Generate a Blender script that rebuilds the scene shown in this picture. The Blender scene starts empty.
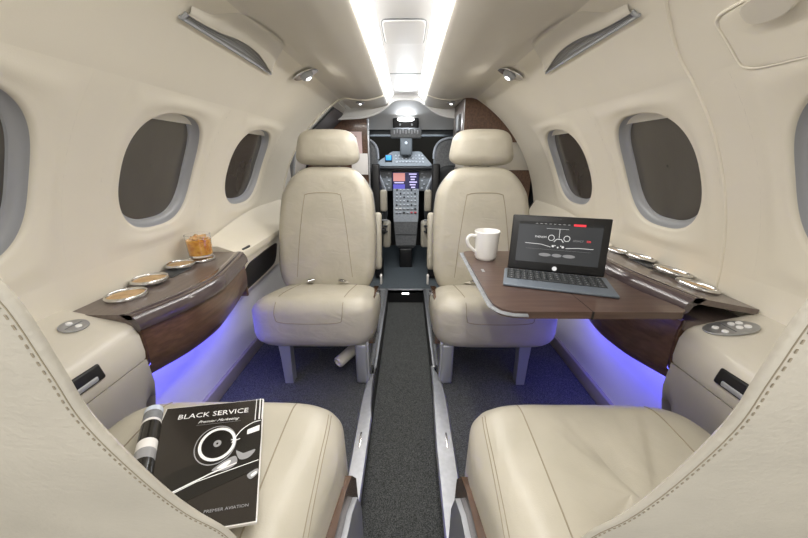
import bpy, bmesh, math, random
from mathutils import Vector, Matrix
from mathutils.bvhtree import BVHTree
random.seed(7)
PI = math.pi
sc = bpy.context.scene
C = sc.collection

# ------------------------------------------------------------------ camera
cam = bpy.data.objects.new('camera', bpy.data.cameras.new('camera'))
C.objects.link(cam)
cam.data.sensor_width = 36
cam.data.lens = 315 * 36 / 808
cam.data.clip_start = 0.01
TH = math.atan(111 / 315)
YAW = math.atan(3.5 / (315 / math.cos(TH)))
cam.location = (0, 0, .90)
cam.rotation_euler = (PI / 2 - TH, 0, YAW)
sc.camera = cam

# ------------------------------------------------------------------ light and exposure
w = bpy.data.worlds.new('world'); sc.world = w; w.use_nodes = True
w.node_tree.nodes['Background'].inputs[0].default_value = (1.0, .985, .965, 1)
w.node_tree.nodes['Background'].inputs[1].default_value = 1.25
sc.view_settings.view_transform = 'Standard'
sc.view_settings.look = 'None'
sc.view_settings.gamma = 1
sc.view_settings.exposure = 0.40


def area(name, loc, rot, sx, sy, power, col, spread=None):
    l = bpy.data.lights.new(name, 'AREA'); l.shape = 'RECTANGLE'
    l.size = sx; l.size_y = sy; l.energy = power; l.color = col
    if spread: l.spread = spread
    o = bpy.data.objects.new(name, l); o.location = loc; o.rotation_euler = rot
    C.objects.link(o); return o


CX = -.012
# ceiling wash strips (the two bright coves), one long lamp each
for s in (-1, 1):
    area('cove_light', (CX + s * .1, .9, 1.245), (0, math.radians(s * 18), 0), .03, 2.4, 5.0, (1, .97, .93))
    # blue accent lighting under each side ledge
    area('blue_accent_light', (s * .667, .90, .377), (0, math.radians(s * -34), 0), .025, .48, 1.25, (.09, .09, 1.0))
area('cockpit_fill_light', (CX, 2.67, 1.05), (math.radians(35), 0, 0), .6, .04, 2.4, (.85, .93, 1))  # added fill below the header, brightens the instrument panel
area('cockpit_lamp', (CX, 2.585, 1.172), (math.radians(-75), 0, 0), .12, .025, .8, (.9, .95, 1))
area('entry_light', (-.35, 2.1, 1.14), (0, 0, 0), .15, .1, .7, (1, .97, .93))

# ------------------------------------------------------------------ materials
MATS = {}


def mat(name, col, rough=.5, metal=0., noise=None, bump=None, emit=None, coat=0., spec=.5, sheen=0., trans=0., ior=1.45, grain=None, wrinkle=None):
    m = bpy.data.materials.new(name); m.use_nodes = True; MATS[name] = m
    nt = m.node_tree; b = nt.nodes['Principled BSDF']
    b.inputs['Base Color'].default_value = (*col, 1)
    b.inputs['Roughness'].default_value = rough
    b.inputs['Metallic'].default_value = metal
    b.inputs['Specular IOR Level'].default_value = spec
    b.inputs['Coat Weight'].default_value = coat
    b.inputs['Coat Roughness'].default_value = .12
    b.inputs['Sheen Weight'].default_value = sheen
    b.inputs['Transmission Weight'].default_value = trans
    b.inputs['IOR'].default_value = ior
    tc = nt.nodes.new('ShaderNodeTexCoord')
    L = nt.links.new
    if noise:                                   # (scale, colour2, contrast lo, hi)
        n = nt.nodes.new('ShaderNodeTexNoise'); n.inputs['Scale'].default_value = noise[0]
        n.inputs['Detail'].default_value = 5
        mp = nt.nodes.new('ShaderNodeMapping'); L(tc.outputs['Object'], mp.inputs[0])
        if grain: mp.inputs['Scale'].default_value = grain
        L(mp.outputs[0], n.inputs['Vector'])
        cr = nt.nodes.new('ShaderNodeValToRGB')
        cr.color_ramp.elements[0].position = noise[2]; cr.color_ramp.elements[1].position = noise[3]
        cr.color_ramp.elements[0].color = (*col, 1); cr.color_ramp.elements[1].color = (*noise[1], 1)
        L(n.outputs['Fac'], cr.inputs[0]); L(cr.outputs[0], b.inputs['Base Color'])
    last = None
    if bump:                                    # (scale, strength, distance, kind)
        if len(bump) > 3 and bump[3] == 'voronoi':
            n = nt.nodes.new('ShaderNodeTexVoronoi'); out = n.outputs['Distance']
        else:
            n = nt.nodes.new('ShaderNodeTexNoise'); out = n.outputs['Fac']; n.inputs['Detail'].default_value = 4
        n.inputs['Scale'].default_value = bump[0]
        L(tc.outputs['Object'], n.inputs['Vector'])
        bp = nt.nodes.new('ShaderNodeBump'); bp.inputs['Strength'].default_value = bump[1]
        bp.inputs['Distance'].default_value = bump[2]
        L(out, bp.inputs['Height']); L(bp.outputs[0], b.inputs['Normal']); last = bp
    if wrinkle:
        n = nt.nodes.new('ShaderNodeTexNoise'); n.inputs['Scale'].default_value = wrinkle[0]
        n.inputs['Detail'].default_value = 2; n.inputs['Distortion'].default_value = 1.5
        mp = nt.nodes.new('ShaderNodeMapping'); L(tc.outputs['Object'], mp.inputs[0])
        mp.inputs['Scale'].default_value = wrinkle[3]
        L(mp.outputs[0], n.inputs['Vector'])
        bp = nt.nodes.new('ShaderNodeBump'); bp.inputs['Strength'].default_value = wrinkle[1]
        bp.inputs['Distance'].default_value = wrinkle[2]
        L(n.outputs['Fac'], bp.inputs['Height'])
        if last: L(last.outputs[0], bp.inputs['Normal'])
        L(bp.outputs[0], b.inputs['Normal'])
    if emit:
        b.inputs['Emission Color'].default_value = (*emit[0], 1); b.inputs['Emission Strength'].default_value = emit[1]
    return m


mat('wall_cream', (.76, .715, .61), .75, noise=(3, (.80, .755, .65), .35, .7), bump=(420, .15, .0008))
mat('ceiling_cream', (.66, .625, .55), .6, noise=(4, (.70, .665, .59), .35, .7), bump=(300, .1, .0006))
mat('cream_plastic', (.60, .565, .49), .36, noise=(5, (.64, .605, .525), .3, .7), coat=.15)
mat('centre_panel', (.86, .86, .87), .35)
mat('leather', (.44, .41, .335), .36, noise=(9, (.50, .465, .385), .35, .7), bump=(520, .22, .0006, 'voronoi'), wrinkle=(10, .38, .008, (1, .5, 1.6)))
mat('leather_rear', (.47, .44, .375), .5, noise=(9, (.54, .505, .43), .35, .7), bump=(230, .5, .0012), wrinkle=(30, .16, .004, (1, 1, 1)))
mat('seam', (.30, .26, .19), .7)
mat('thread', (.33, .29, .22), .8)
mat('lower_panel', (.78, .77, .74), .4)
mat('taupe_trim', (.30, .27, .24), .5)
mat('carpet', (.03, .032, .032), .95, noise=(420, (.155, .162, .16), .4, .68), bump=(380, 1., .004))
mat('cabin_vinyl', (.075, .095, .11), .5, noise=(120, (.12, .14, .155), .4, .6))
mat('wood', (.085, .045, .030), .28, noise=(7, (.155, .085, .055), .3, .7), grain=(14, 1.2, 14), coat=.5)
mat('wood_top', (.125, .095, .085), .3, noise=(7, (.165, .13, .115), .3, .7), grain=(14, 1.2, 14), coat=.3)
mat('wood_table', (.070, .042, .034), .3, noise=(6, (.115, .072, .058), .3, .7), grain=(1.4, 16, 16), coat=.35)
mat('wood_edge', (.055, .028, .016), .25, noise=(7, (.10, .05, .028), .3, .7), grain=(10, 1.2, 10), coat=.5)
mat('bullnose', (.065, .048, .052), .2, noise=(7, (.095, .072, .075), .3, .7), grain=(12, 1, 12), coat=.8)
mat('aluminium', (.40, .41, .43), .38, .8, noise=(60, (.47, .48, .50), .3, .7))
mat('painted_grey', (.34, .35, .37), .35, .3)
mat('chrome', (.66, .655, .65), .2, 1.)
mat('bezel_grey', (.36, .37, .39), .38, .1)
mat('window_dark', (.070, .065, .059), .22, noise=(3, (.092, .085, .077), .3, .8), grain=(1, 3, 1), coat=.6)
mat('shade_white', (.80, .78, .72), .5)
mat('black_plastic', (.012, .012, .013), .4)
mat('dark_grey', (.05, .055, .06), .5)
mat('mid_grey', (.17, .18, .195), .5, noise=(90, (.22, .23, .24), .4, .6))
mat('panel_grey', (.14, .155, .17), .45)
mat('cork', (.50, .33, .17), .6, noise=(60, (.62, .43, .24), .4, .6))
mat('vent_grey', (.27, .275, .28), .45, .3)
mat('paper_white', (.80, .78, .76), .5)
mat('paper_pink', (.66, .50, .50), .5)
mat('ink_black', (.010, .009, .008), .22, coat=.4)
mat('ink_brown', (.022, .018, .015), .25, coat=.4)
mat('ink_white', (.85, .85, .85), .4)
mat('ink_grey', (.30, .30, .31), .35)
mat('ceramic', (.86, .85, .82), .15, coat=.6)
mat('glass', (1, 1, 1), .02, trans=1., ior=1.45)
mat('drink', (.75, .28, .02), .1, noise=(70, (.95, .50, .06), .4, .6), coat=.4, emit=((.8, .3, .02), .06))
mat('ice', (.95, .75, .45), .05, trans=.6, ior=1.31)
mat('laptop_grey', (.17, .20, .24), .45, .3)
mat('key_black', (.012, .013, .014), .5)
mat('screen_dark', (.012, .012, .013), .15, emit=((.026, .028, .030), 1))
mat('screen_white', (.2, .2, .2), .3, emit=((.5, .5, .5), 1))
mat('screen_grey', (.1, .1, .1), .3, emit=((.13, .13, .135), 1))
mat('screen_red', (.3, .02, .02), .3, emit=((.75, .03, .05), 1))
mat('lcd_pink', (.1, .05, .05), .3, emit=((.50, .22, .20), 1))
mat('lcd_blue', (.02, .02, .1), .3, emit=((.10, .09, .42), 1))
mat('lcd_violet', (.1, .1, .1), .3, emit=((.55, .50, .85), 1))
mat('lcd_black', (.01, .01, .02), .2, emit=((.012, .012, .05), 1))
mat('lcd_sky', (.02, .1, .3), .3, emit=((.03, .32, .75), 1))
mat('knob_light', (.45, .47, .50), .4)
mat('red_switch', (.55, .04, .05), .4)
mat('strip_light', (1, 1, 1), .5, emit=((1, .985, .96), 3.3))
mat('lamp_glow', (1, 1, 1), .5, emit=((.95, .98, 1), 5))
mat('blue_led', (.1, .1, 1), .5, emit=((.10, .08, 1), 2.2))
mat('cockpit_headliner', (.72, .72, .71), .6)
mat('windscreen', (.05, .045, .038), .25)
mat('seat_edge', (.60, .66, .76), .5)
mat('blocker_dark', (.05, .05, .05), .8)

# ------------------------------------------------------------------ mesh helpers
ORIG = {}


class MB:
    def __init__(s): s.v = []; s.f = []

    def add(s, vs, fs):
        o = len(s.v); s.v += [Vector(p) for p in vs]; s.f += [tuple(i + o for i in f) for f in fs]; return s

    def join(s, other, M=None):
        return s.add([(M @ p if M else p) for p in other.v], other.f)

    def xf(s, M): s.v = [M @ p for p in s.v]; return s

    def box(s, c, d, r=0., seg=3, M=None):
        bm = bmesh.new(); bmesh.ops.create_cube(bm, size=1)
        for v in bm.verts: v.co = Vector((v.co.x * d[0], v.co.y * d[1], v.co.z * d[2]))
        if r: bmesh.ops.bevel(bm, geom=bm.edges[:], offset=min(r, min(d) * .49), segments=seg, affect='EDGES', profile=.5)
        bm.verts.index_update()
        T = Matrix.Translation(Vector(c)) @ (M if M else Matrix())
        s.add([T @ v.co for v in bm.verts], [tuple(v.index for v in f.verts) for f in bm.faces]); bm.free(); return s

    def lathe(s, prof, c=(0, 0, 0), n=32, M=None):
        T = Matrix.Translation(Vector(c)) @ (M if M else Matrix())
        vs = []; fs = []
        for r, z in prof:
            for k in range(n):
                a = 2 * PI * k / n; vs.append(T @ Vector((r * math.cos(a), r * math.sin(a), z)))
        for i in range(len(prof) - 1):
            for k in range(n):
                a = i * n + k; b = i * n + (k + 1) % n; fs.append((a, b, b + n, a + n))
        if prof[0][0] > 1e-6: fs.append(tuple(range(n))[::-1])
        if prof[-1][0] > 1e-6: fs.append(tuple((len(prof) - 1) * n + k for k in range(n)))
        return s.add(vs, fs)

    def tube(s, pts, r, n=8, closed=False, flat=1.):
        pts = [Vector(p) for p in pts]; m = len(pts); vs = []; fs = []
        up = Vector((0, 0, 1))
        prev = None
        for i, p in enumerate(pts):
            a = pts[(i - 1) % m] if (closed or i) else p; b = pts[(i + 1) % m] if (closed or i < m - 1) else p
            t = (b - a).normalized()
            if prev is None:
                u = t.cross(up)
                if u.length < .1: u = t.cross(Vector((1, 0, 0)))
                u.normalize()
            else:
                u = (prev - t * prev.dot(t)).normalized()
            prev = u; q = t.cross(u)
            rr = r[i] if isinstance(r, (list, tuple)) else r
            for k in range(n):
                an = 2 * PI * k / n; vs.append(p + u * rr * math.cos(an) + q * rr * flat * math.sin(an))
        for i in range(m if closed else m - 1):
            for k in range(n):
                fs.append((i * n + k, i * n + (k + 1) % n, ((i + 1) % m) * n + (k + 1) % n, ((i + 1) % m) * n + k))
        if not closed: fs += [tuple(range(n))[::-1], tuple((m - 1) * n + k for k in range(n))]
        return s.add(vs, fs)

    def prism(s, outline, fn, a, b):            # outline of 2D points, fn(u,v,w)->3D, thickness from a to b
        n = len(outline)
        vs = [fn(u, v, a) for u, v in outline] + [fn(u, v, b) for u, v in outline]
        fs = [tuple(range(n))[::-1], tuple(range(n, 2 * n))] + [(k, (k + 1) % n, n + (k + 1) % n, n + k) for k in range(n)]
        return s.add(vs, fs)

    def grid(s, fn, nu, nv, wrap=False):
        vs = [fn(i / nu, j / nv) for i in range(nu + 1) for j in range(nv + 1)]
        return s.add(vs, [(i * (nv + 1) + j, i * (nv + 1) + j + 1, (i + 1) * (nv + 1) + j + 1, (i + 1) * (nv + 1) + j) for i in range(nu) for j in range(nv)])

    def loft(s, secs, caps=True):
        n = len(secs[0]); vs = [p for sec in secs for p in sec]; fs = []
        for i in range(len(secs) - 1):
            for k in range(n): fs.append((i * n + k, i * n + (k + 1) % n, (i + 1) * n + (k + 1) % n, (i + 1) * n + k))
        if caps: fs += [tuple(range(n))[::-1], tuple((len(secs) - 1) * n + k for k in range(n))]
        return s.add(vs, fs)

    def slab(s, half, thick, r, fn, expo=4., n=96, puff=0., rings=9, bottom_puff=0., shape=None):
        """a padded slab: superellipse outline half=(a,b), rounded rim r, domed by puff; fn(u,v,w) -> 3D"""
        a, b = half

        def ring(inset, w, dome, sgn):
            out = []
            for k in range(n):
                t = 2 * PI * k / n; ct, st = math.cos(t), math.sin(t)
                if shape: u, v = shape(t)
                else:
                    u = a * math.copysign(abs(ct) ** (2 / expo), ct); v = b * math.copysign(abs(st) ** (2 / expo), st)
                fu = max(0, 1 - inset / a); fv = max(0, 1 - inset / b)
                u *= fu; v *= fv
                d = dome * (1 - (abs(u) / a) ** 3) * (1 - (abs(v) / b) ** 3)
                out.append(fn(u, v, w + sgn * d))
            return out
        secs = []
        ins_in = [min(a, b) * q for q in (.999, .8, .6, .45, .33, .24)]
        ins_in = [q for q in ins_in if q > r]
        for q in ins_in: secs.append(ring(q, 0, bottom_puff, -1))
        K = 6
        for k in range(K + 1):
            an = PI / 2 * k / K; secs.append(ring(r * (1 - math.sin(an)), r * (1 - math.cos(an)), bottom_puff, -1))
        for k in range(1 if thick > 2 * r + 1e-5 else 1, K + 1):
            an = PI / 2 * k / K; secs.append(ring(r * (1 - math.cos(an)), thick - r + r * math.sin(an), puff, 1))
        for q in ins_in[::-1]: secs.append(ring(q, thick, puff, 1))
        return s.loft(secs)

    def bvh(s): return BVHTree.FromPolygons(s.v, s.f)

    def text(s, body, size, M, align='CENTER', shear=0., sx=1., ext=.0003):
        cu = bpy.data.curves.new('t', 'FONT'); cu.body = body; cu.size = size; cu.align_x = align; cu.align_y = 'CENTER'
        cu.shear = shear; cu.extrude = ext; cu.resolution_u = 2
        o = bpy.data.objects.new('t', cu); C.objects.link(o)
        dg = bpy.context.evaluated_depsgraph_get(); me = bpy.data.meshes.new_from_object(o.evaluated_get(dg))
        S = Matrix.Diagonal((sx, 1, 1, 1))
        s.add([M @ S @ v.co for v in me.vertices], [tuple(p.vertices) for p in me.polygons])
        bpy.data.objects.remove(o); bpy.data.curves.remove(cu); bpy.data.meshes.remove(me); return s

    def build(s, name, m, parent=None, origin=None, label=None, sharp=38, flip=True, cat=None, group=None, kind=None):
        me = bpy.data.meshes.new(name)
        if parent is not None: O = ORIG[parent]
        elif origin is not None: O = Vector(origin)
        else:
            xs = [p.x for p in s.v]; ys = [p.y for p in s.v]; zs = [p.z for p in s.v]
            O = Vector(((min(xs) + max(xs)) / 2, (min(ys) + max(ys)) / 2, min(zs)))
        me.from_pydata([p - O for p in s.v], [], s.f)
        me.materials.append(MATS[m] if isinstance(m, str) else m)
        bm = bmesh.new(); bm.from_mesh(me)
        bmesh.ops.remove_doubles(bm, verts=bm.verts[:], dist=1e-5)
        if flip: bmesh.ops.recalc_face_normals(bm, faces=bm.faces[:])
        bm.to_mesh(me); bm.free()
        me.shade_smooth()
        try: me.set_sharp_from_angle(angle=math.radians(sharp))
        except Exception: pass
        o = bpy.data.objects.new(name, me); C.objects.link(o)
        if parent is not None: o.parent = parent
        else: o.location = O
        ORIG[o] = O
        if label: o['label'] = label
        if cat: o['category'] = cat
        if group: o['group'] = group
        if kind: o['kind'] = kind
        return o


def thing(name, label, cat, loc, group=None, kind=None):
    o = bpy.data.objects.new(name, None); C.objects.link(o); o.location = loc; o.empty_display_size = .05
    if label: o['label'] = label
    if cat: o['category'] = cat
    if group: o['group'] = group
    if kind: o['kind'] = kind
    ORIG[o] = Vector(loc); return o


def struct(name, mb, m, **k): return mb.build(name, m, kind='structure', **k)


def smooth_pts(pts, n=8, closed=False):         # Catmull-Rom through the points
    P = [Vector(p) for p in pts]; out = []; m = len(P)
    for i in range(m if closed else m - 1):
        p0 = P[(i - 1) % m] if (closed or i) else P[i]; p1 = P[i]; p2 = P[(i + 1) % m]
        p3 = P[(i + 2) % m] if (closed or i + 2 < m) else P[(i + 1) % m]
        for k in range(n):
            t = k / n
            out.append(.5 * ((2 * p1) + (p2 - p0) * t + (2 * p0 - 5 * p1 + 4 * p2 - p3) * t * t + (3 * p1 - p0 - 3 * p2 + p3) * t ** 3))
    if not closed: out.append(P[-1])
    return out


def project(bvh, pts, d, off=0.):
    out = []; d = Vector(d).normalized()
    for p in pts:
        p = Vector(p); h = bvh.ray_cast(p - d * .5, d)
        if h[0] is not None: out.append(h[0] - d * off)
    return out


def interp(tab, x):
    if x <= tab[0][0]: return tab[0][1]
    for (a, b), (c, d) in zip(tab, tab[1:]):
        if x <= c: return b + (d - b) * (x - a) / (c - a)
    return tab[-1][1]


# ------------------------------------------------------------------ fuselage section
RAD, ZC = .775, .53


def S(side, phi, y, off=0.):                    # point on the cabin lining; phi in degrees, off outwards
    a = math.radians(phi); r = RAD + off
    return Vector((side * r * math.cos(a), y, ZC + r * math.sin(a)))


WINS = [(.461, .153), (.94, .15), (1.445, .165)]
WC, WH = 25.5, 13.1
W_EXP = 2.7


def oval(t, hw, hh, e=W_EXP):
    ct, st = math.cos(t), math.sin(t)
    return hw * math.copysign(abs(ct) ** (2 / e), ct), hh * math.copysign(abs(st) ** (2 / e), st)


def wall(side, y_end):
    mb = MB()
    PH0, PH1 = 8.5, 42.5
    Y0 = -.65

    def rect(p0, p1, y0, y1):
        nu = max(1, int((p1 - p0) / 2)); nv = max(1, int((y1 - y0) / .05))
        mb.grid(lambda u, v: S(side, p0 + (p1 - p0) * u, y0 + (y1 - y0) * v), nu, nv)
    rect(-1, PH0, Y0, y_end); rect(PH1, 61, Y0, y_end)
    y = Y0
    for (wy, hw) in WINS:
        a, b = wy - hw - .045, wy + hw + .045
        rect(PH0, PH1, y, a); y = b
        n = 96; K = 10; secs = []; bu, bv_ = b - wy, (PH1 - PH0) / 2; rect_pts = []
        for j in range(n):
            u, v = oval(2 * PI * j / n, hw, WH); q = max(abs(u / bu), abs(v / bv_)); rect_pts.append([u / q, v / q])
        for cu_, cv_ in ((bu, bv_), (-bu, bv_), (-bu, -bv_), (bu, -bv_)):     # rings reach the patch corners
            j = min(range(n), key=lambda k: (rect_pts[k][0] / bu - cu_ / bu) ** 2 + (rect_pts[k][1] / bv_ - cv_ / bv_) ** 2); rect_pts[j] = [cu_, cv_]
        for k in range(K + 1):
            f = k / K; ring = []
            for j in range(n):
                u, v = oval(2 * PI * j / n, hw, WH); ru, rv = rect_pts[j]
                f2 = f ** .8
                uu, vv = ru + (u - ru) * f2, rv + (v - rv) * f2
                bulge = -.004 * math.sin(PI * f) ** 2
                ring.append(S(side, WC + vv, wy + uu, bulge))
            secs.append(ring)
        for k in range(1, 5):                   # rounded lip turning outwards
            an = PI / 2 * k / 4; ring = []
            for j in range(n):
                u, v = oval(2 * PI * j / n, hw - .009 * math.sin(an), WH - .65 * math.sin(an))
                ring.append(S(side, WC + v, wy + u, .010 * (1 - math.cos(an)) + .0))
            secs.append(ring)
        mb.loft(secs, caps=False)
    rect(PH0, PH1, y, y_end)
    return mb


struct('wall_left', wall(-1, 1.95), 'wall_cream', flip=False)
struct('wall_right', wall(1, 1.95), 'wall_cream', flip=False)

nwin = 0
for side in (-1, 1):
    for (wy, hw) in WINS:
        nwin += 1
        fr = MB(); n = 72; secs = []
        for (du, dv, off) in ((.009, .65, .009), (.011, .8, .014), (.014, 1.0, .022), (.020, 1.5, .028), (.024, 1.8, .029), (.026, 2.0, .034)):
            secs.append([S(side, WC + oval(2 * PI * j / n, hw - du, WH - dv)[1], wy + oval(2 * PI * j / n, hw - du, WH - dv)[0], off) for j in range(n)])
        fr.loft(secs, caps=False)
        root = struct('window_%d' % nwin, fr, 'bezel_grey', flip=False)
        p = MB(); secs = []
        for q in (1., .75, .5, .25, .02):
            ring = []
            for j in range(n):
                u, v = oval(2 * PI * j / n, (hw - .023) * q, (WH - 1.75) * q)
                ring.append(S(side, WC + v, wy + u, .033 + .003 * (1 - q)))
            secs.append(ring)
        p.loft(secs, caps=False); p.build('pane', 'window_dark', root, flip=False)
        # pulled-up white blind, its lower edge crossing the top of the opening
        bl = MB(); m2 = 40; a_ = []; b_ = []; vc = WH * .76
        for k in range(m2 + 1):
            t = PI * (.02 + .96 * k / m2)
            u, v = oval(t, hw - .017, WH - 1.25)
            a_.append(S(side, WC + max(v, vc), wy + u, .024)); b_.append(S(side, WC + vc, wy + u, .027))
        bl.add(a_ + b_, [(k, k + 1, m2 + 1 + k + 1, m2 + 1 + k) for k in range(m2)])
        bl.build('blind', 'shade_white', root, flip=False)

# right wall joint and overhead hatch
jn = MB(); jn.tube([S(1, -1 + 56 * k / 40, .735 - (.06 * max(0, (k / 40 * 56 - 46) / 10) ** 1.5), -.0005) for k in range(41)], .0035, 8, flat=1)
struct('trim_1', jn, 'wall_cream')

ha = thing('overhead_hatch', 'cream rounded hatch with pull handle high on the right wall', 'hatch', S(1, 46, .45))


def onwall(side, yc, pc): return lambda u, v, w_: S(side, pc + v, yc + u, -w_)


g = MB(); rr = []
for j in range(64):
    u, v = oval(2 * PI * j / 64, .20, 4.3, 8); rr.append(S(1, 45.5 + v, .435 + u, -.001))
g.tube(rr, .0028, 8, closed=True); g.build('edge_bead', 'wall_cream', ha)
g = MB(); g.slab((.195, 4.05), .004, .002, onwall(1, .435, 45.5), expo=8, n=64); g.build('cover', 'wall_cream', ha)
g = MB(); g.slab((.034, 1.5), .015, .006, lambda u, v, w_: S(1, 48.6 + v, .545 + u, -.003 - w_), expo=3, n=48); g.build('pull_handle', 'cream_plastic', ha)

# ------------------------------------------------------------------ ceiling
prof = [(.3757, 1.2078), (.35, 1.213), (.315, 1.211), (.28, 1.207), (.24, 1.204), (.20, 1.207), (.165, 1.214), (.135, 1.222), (.120, 1.228), (.115, 1.236), (.117, 1.246), (.125, 1.262)]
for side in (-1, 1):
    g = MB(); n = 20
    P2 = smooth_pts([(x, z, 0) for x, z in prof], 4)
    g.add([(side * p.x + (CX * min(1, max(0, (.37 - p.x) / .2))), -.65 + 2.95 * k / n, p.y) for k in range(n + 1) for p in P2],
          [(k * len(P2) + j, k * len(P2) + j + 1, (k + 1) * len(P2) + j + 1, (k + 1) * len(P2) + j) for k in range(n) for j in range(len(P2) - 1)])
    struct('ceiling_valance', g, 'ceiling_cream', flip=False)
g = MB(); g.box((CX, .8, 1.289), (.19, 2.95, .008)); g.box((CX - .16, .8, 1.262), (.07, 2.95, .004)); g.box((CX + .16, .8, 1.262), (.07, 2.95, .004)); struct('ceiling', g, 'centre_panel')
for side in (-1, 1):
    g = MB(); g.prism([(.121, 1.243), (.123, 1.248), (.086, 1.2865), (.080, 1.2845)], lambda u, v, w_: Vector((CX + side * u, w_, v)), -.65, 2.28); g.build('cove_light_strip', 'strip_light', cat='ceiling light',
        label='bright white cove light strip along the %s side of the ceiling channel' % ('left' if side < 0 else 'right'), group='cove light strips')
g = MB(); g.slab((.066, .105), .006, .003, lambda u, v, w_: Vector((CX + u, 1.22 + v, 1.285 - w_)), expo=9, n=64)
rt = g.build('ceiling_access_panel', 'centre_panel', label='square white access panel in the centre of the ceiling channel', cat='panel')
g = MB(); g.tube([(CX + oval(2 * PI * j / 64, .068, .107, 9)[0], 1.22 + oval(2 * PI * j / 64, .068, .107, 9)[1], 1.284) for j in range(64)], .0018, 6, closed=True)
g.build('edge_gap', 'mid_grey', rt)
g = MB()
for yy in (.62, 1.75): g.box((CX, yy, 1.2845), (.16, .003, .002))
struct('trim_2', g, 'mid_grey')
# bead where the aft cabin lining stops, left arc and both valances
g = MB(); g.tube([S(-1, p, 1.95, -.002) for p in range(0, 62, 2)] + [Vector((-x + CX * min(1, max(0, (.37 - x) / .2)), 1.95, z - .002)) for x, z in prof[1:9]], .0055, 8)
struct('trim_3', g, 'wall_cream')
g = MB(); g.tube([Vector((x + CX, 1.95, z - .0005)) for x, z in prof[2:9]], .003, 8)
struct('trim_4', g, 'wall_cream')

# overhead air outlets in their scoops
for side in (-1, 1):
    nm = 'left' if side < 0 else 'right'
    rt = thing('air_vent', 'long grey air outlet in a curved cream scoop overhead on the %s' % nm, 'air vent', S(side, 57, .95), group='overhead air outlets')
    top = [(.745, 55.8), (.79, 56.0), (.84, 56.4), (.90, 57.2), (.96, 57.5), (1.02, 57.2), (1.07, 56.5), (1.12, 55.7), (1.16, 55.2), (1.172, 55.2)]
    T = smooth_pts([(a, b, 0) for a, b in top], 6)

    def scoop(u, v):
        i = min(len(T) - 1, int(u * (len(T) - 1) + .5)); a = T[i]
        return a.x, a.y
    g = MB(); m = len(T); vs = []; K = 10
    outer = [(.745, 57.0), (.80, 57.8), (.825, 59.3), (.845, 60.6), (.90, 62.0), (.98, 63.0), (1.05, 62.9), (1.09, 62.0), (1.115, 60.3), (1.135, 57.8), (1.15, 56.3), (1.172, 55.6)]
    for i, a in enumerate(T):
        wdt = interp(outer, a.x) - a.y
        for k in range(K + 1):
            f = k / K
            off = -.0125 * (1 - f ** 2.2) * math.sin(PI * min(1, .10 + .8 * i / (m - 1))) ** .5 - .0005
            ph = a.y + wdt * f
            r_ = S(side, ph, a.x, off)
            if ph > 60.5: r_.z = min(r_.z, 1.2078 - .002 * (1 - f))
            vs.append(r_)
    g.add(vs, [(i * (K + 1) + k, i * (K + 1) + k + 1, (i + 1) * (K + 1) + k + 1, (i + 1) * (K + 1) + k) for i in range(m - 1) for k in range(K)])
    # front wall of the scoop
    vs = []
    for i, a in enumerate(T):
        off = -.0125 * math.sin(PI * min(1, .10 + .8 * i / (m - 1))) ** .5 - .0005
        vs += [S(side, a.y, a.x, off), S(side, a.y, a.x, .004)]
    g.add(vs, [(2 * i, 2 * i + 1, 2 * i + 3, 2 * i + 2) for i in range(m - 1)])
    g.build('scoop', 'cream_plastic', rt, flip=False)
    g = MB(); vs = []
    for a in T: vs += [S(side, a.y - .05, a.x, -.002), S(side, 54.8, a.x, -.003)]
    g.add(vs, [(2 * i, 2 * i + 1, 2 * i + 3, 2 * i + 2) for i in range(m - 1)])
    g.build('grille', 'vent_grey', rt, flip=False)
    g = MB()
    for k in range(3):
        g.tube([S(side, 54.8 + (a.y - 54.8) * (k + 1) / 4, a.x, -.0035) for a in T[2:-2]], .0009, 5)
    g.build('louvre', 'bezel_grey', rt)
    g = MB(); g.tube([S(side, 54.7, T[0].x - .005, -.003), S(side, 54.6, T[-1].x + .005, -.003)], .0035, 8)
    g.tube([S(side, 54.8, T[0].x, -.004), S(side, T[0].y, T[0].x, -.004)], .004, 8)
    g.build('rail', 'bezel_grey', rt)
    # reading lamp
    c = S(side, 60.3, 1.345, -.006)
    rt = thing('reading_light', 'small chrome reading lamp in the %s headliner ahead of the vent' % nm, 'lamp', c, group='overhead reading lamps')
    nrm = (Vector((0, 1.335, ZC)) - c).normalized(); nrm = Vector((-side * math.cos(math.radians(60.6)), 0, -math.sin(math.radians(60.6))))
    tg = Vector((-side * math.sin(math.radians(60.3)), 0, math.cos(math.radians(60.3))))
    lg = (tg * .75 + Vector((0, .66, 0))).normalized(); sh_ = nrm.cross(lg).normalized()
    M = Matrix.Translation(c) @ Matrix((sh_, lg, nrm)).transposed().to_4x4()
    g = MB(); g.slab((.034, .058), .008, .0035, lambda u, v, w_: M @ Vector((u, v, w_ - .001)), expo=1.6, n=40); g.build('bezel', 'chrome', rt)
    g = MB(); g.lathe([(.024, .004), (.025, .009), (.021, .017), (.014, .021), (0, .0215)], n=24, M=M); b = g.build('swivel_ball', 'bezel_grey', rt)
    g = MB(); g.lathe([(.011, .0208), (.009, .0228), (0, .0232)], n=16, M=M @ Matrix.Translation((0, 0, 0))); g.build('lens', 'lamp_glow', b)
    l = bpy.data.lights.new('reading_spot', 'AREA'); l.shape = 'DISK'; l.size = .03; l.energy = .35; l.color = (1, .95, .87)
    lo = bpy.data.objects.new('reading_spot', l); lo.matrix_world = Matrix.Translation(c + nrm * .028) @ nrm.to_track_quat('-Z', 'Y').to_matrix().to_4x4(); C.objects.link(lo)

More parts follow.
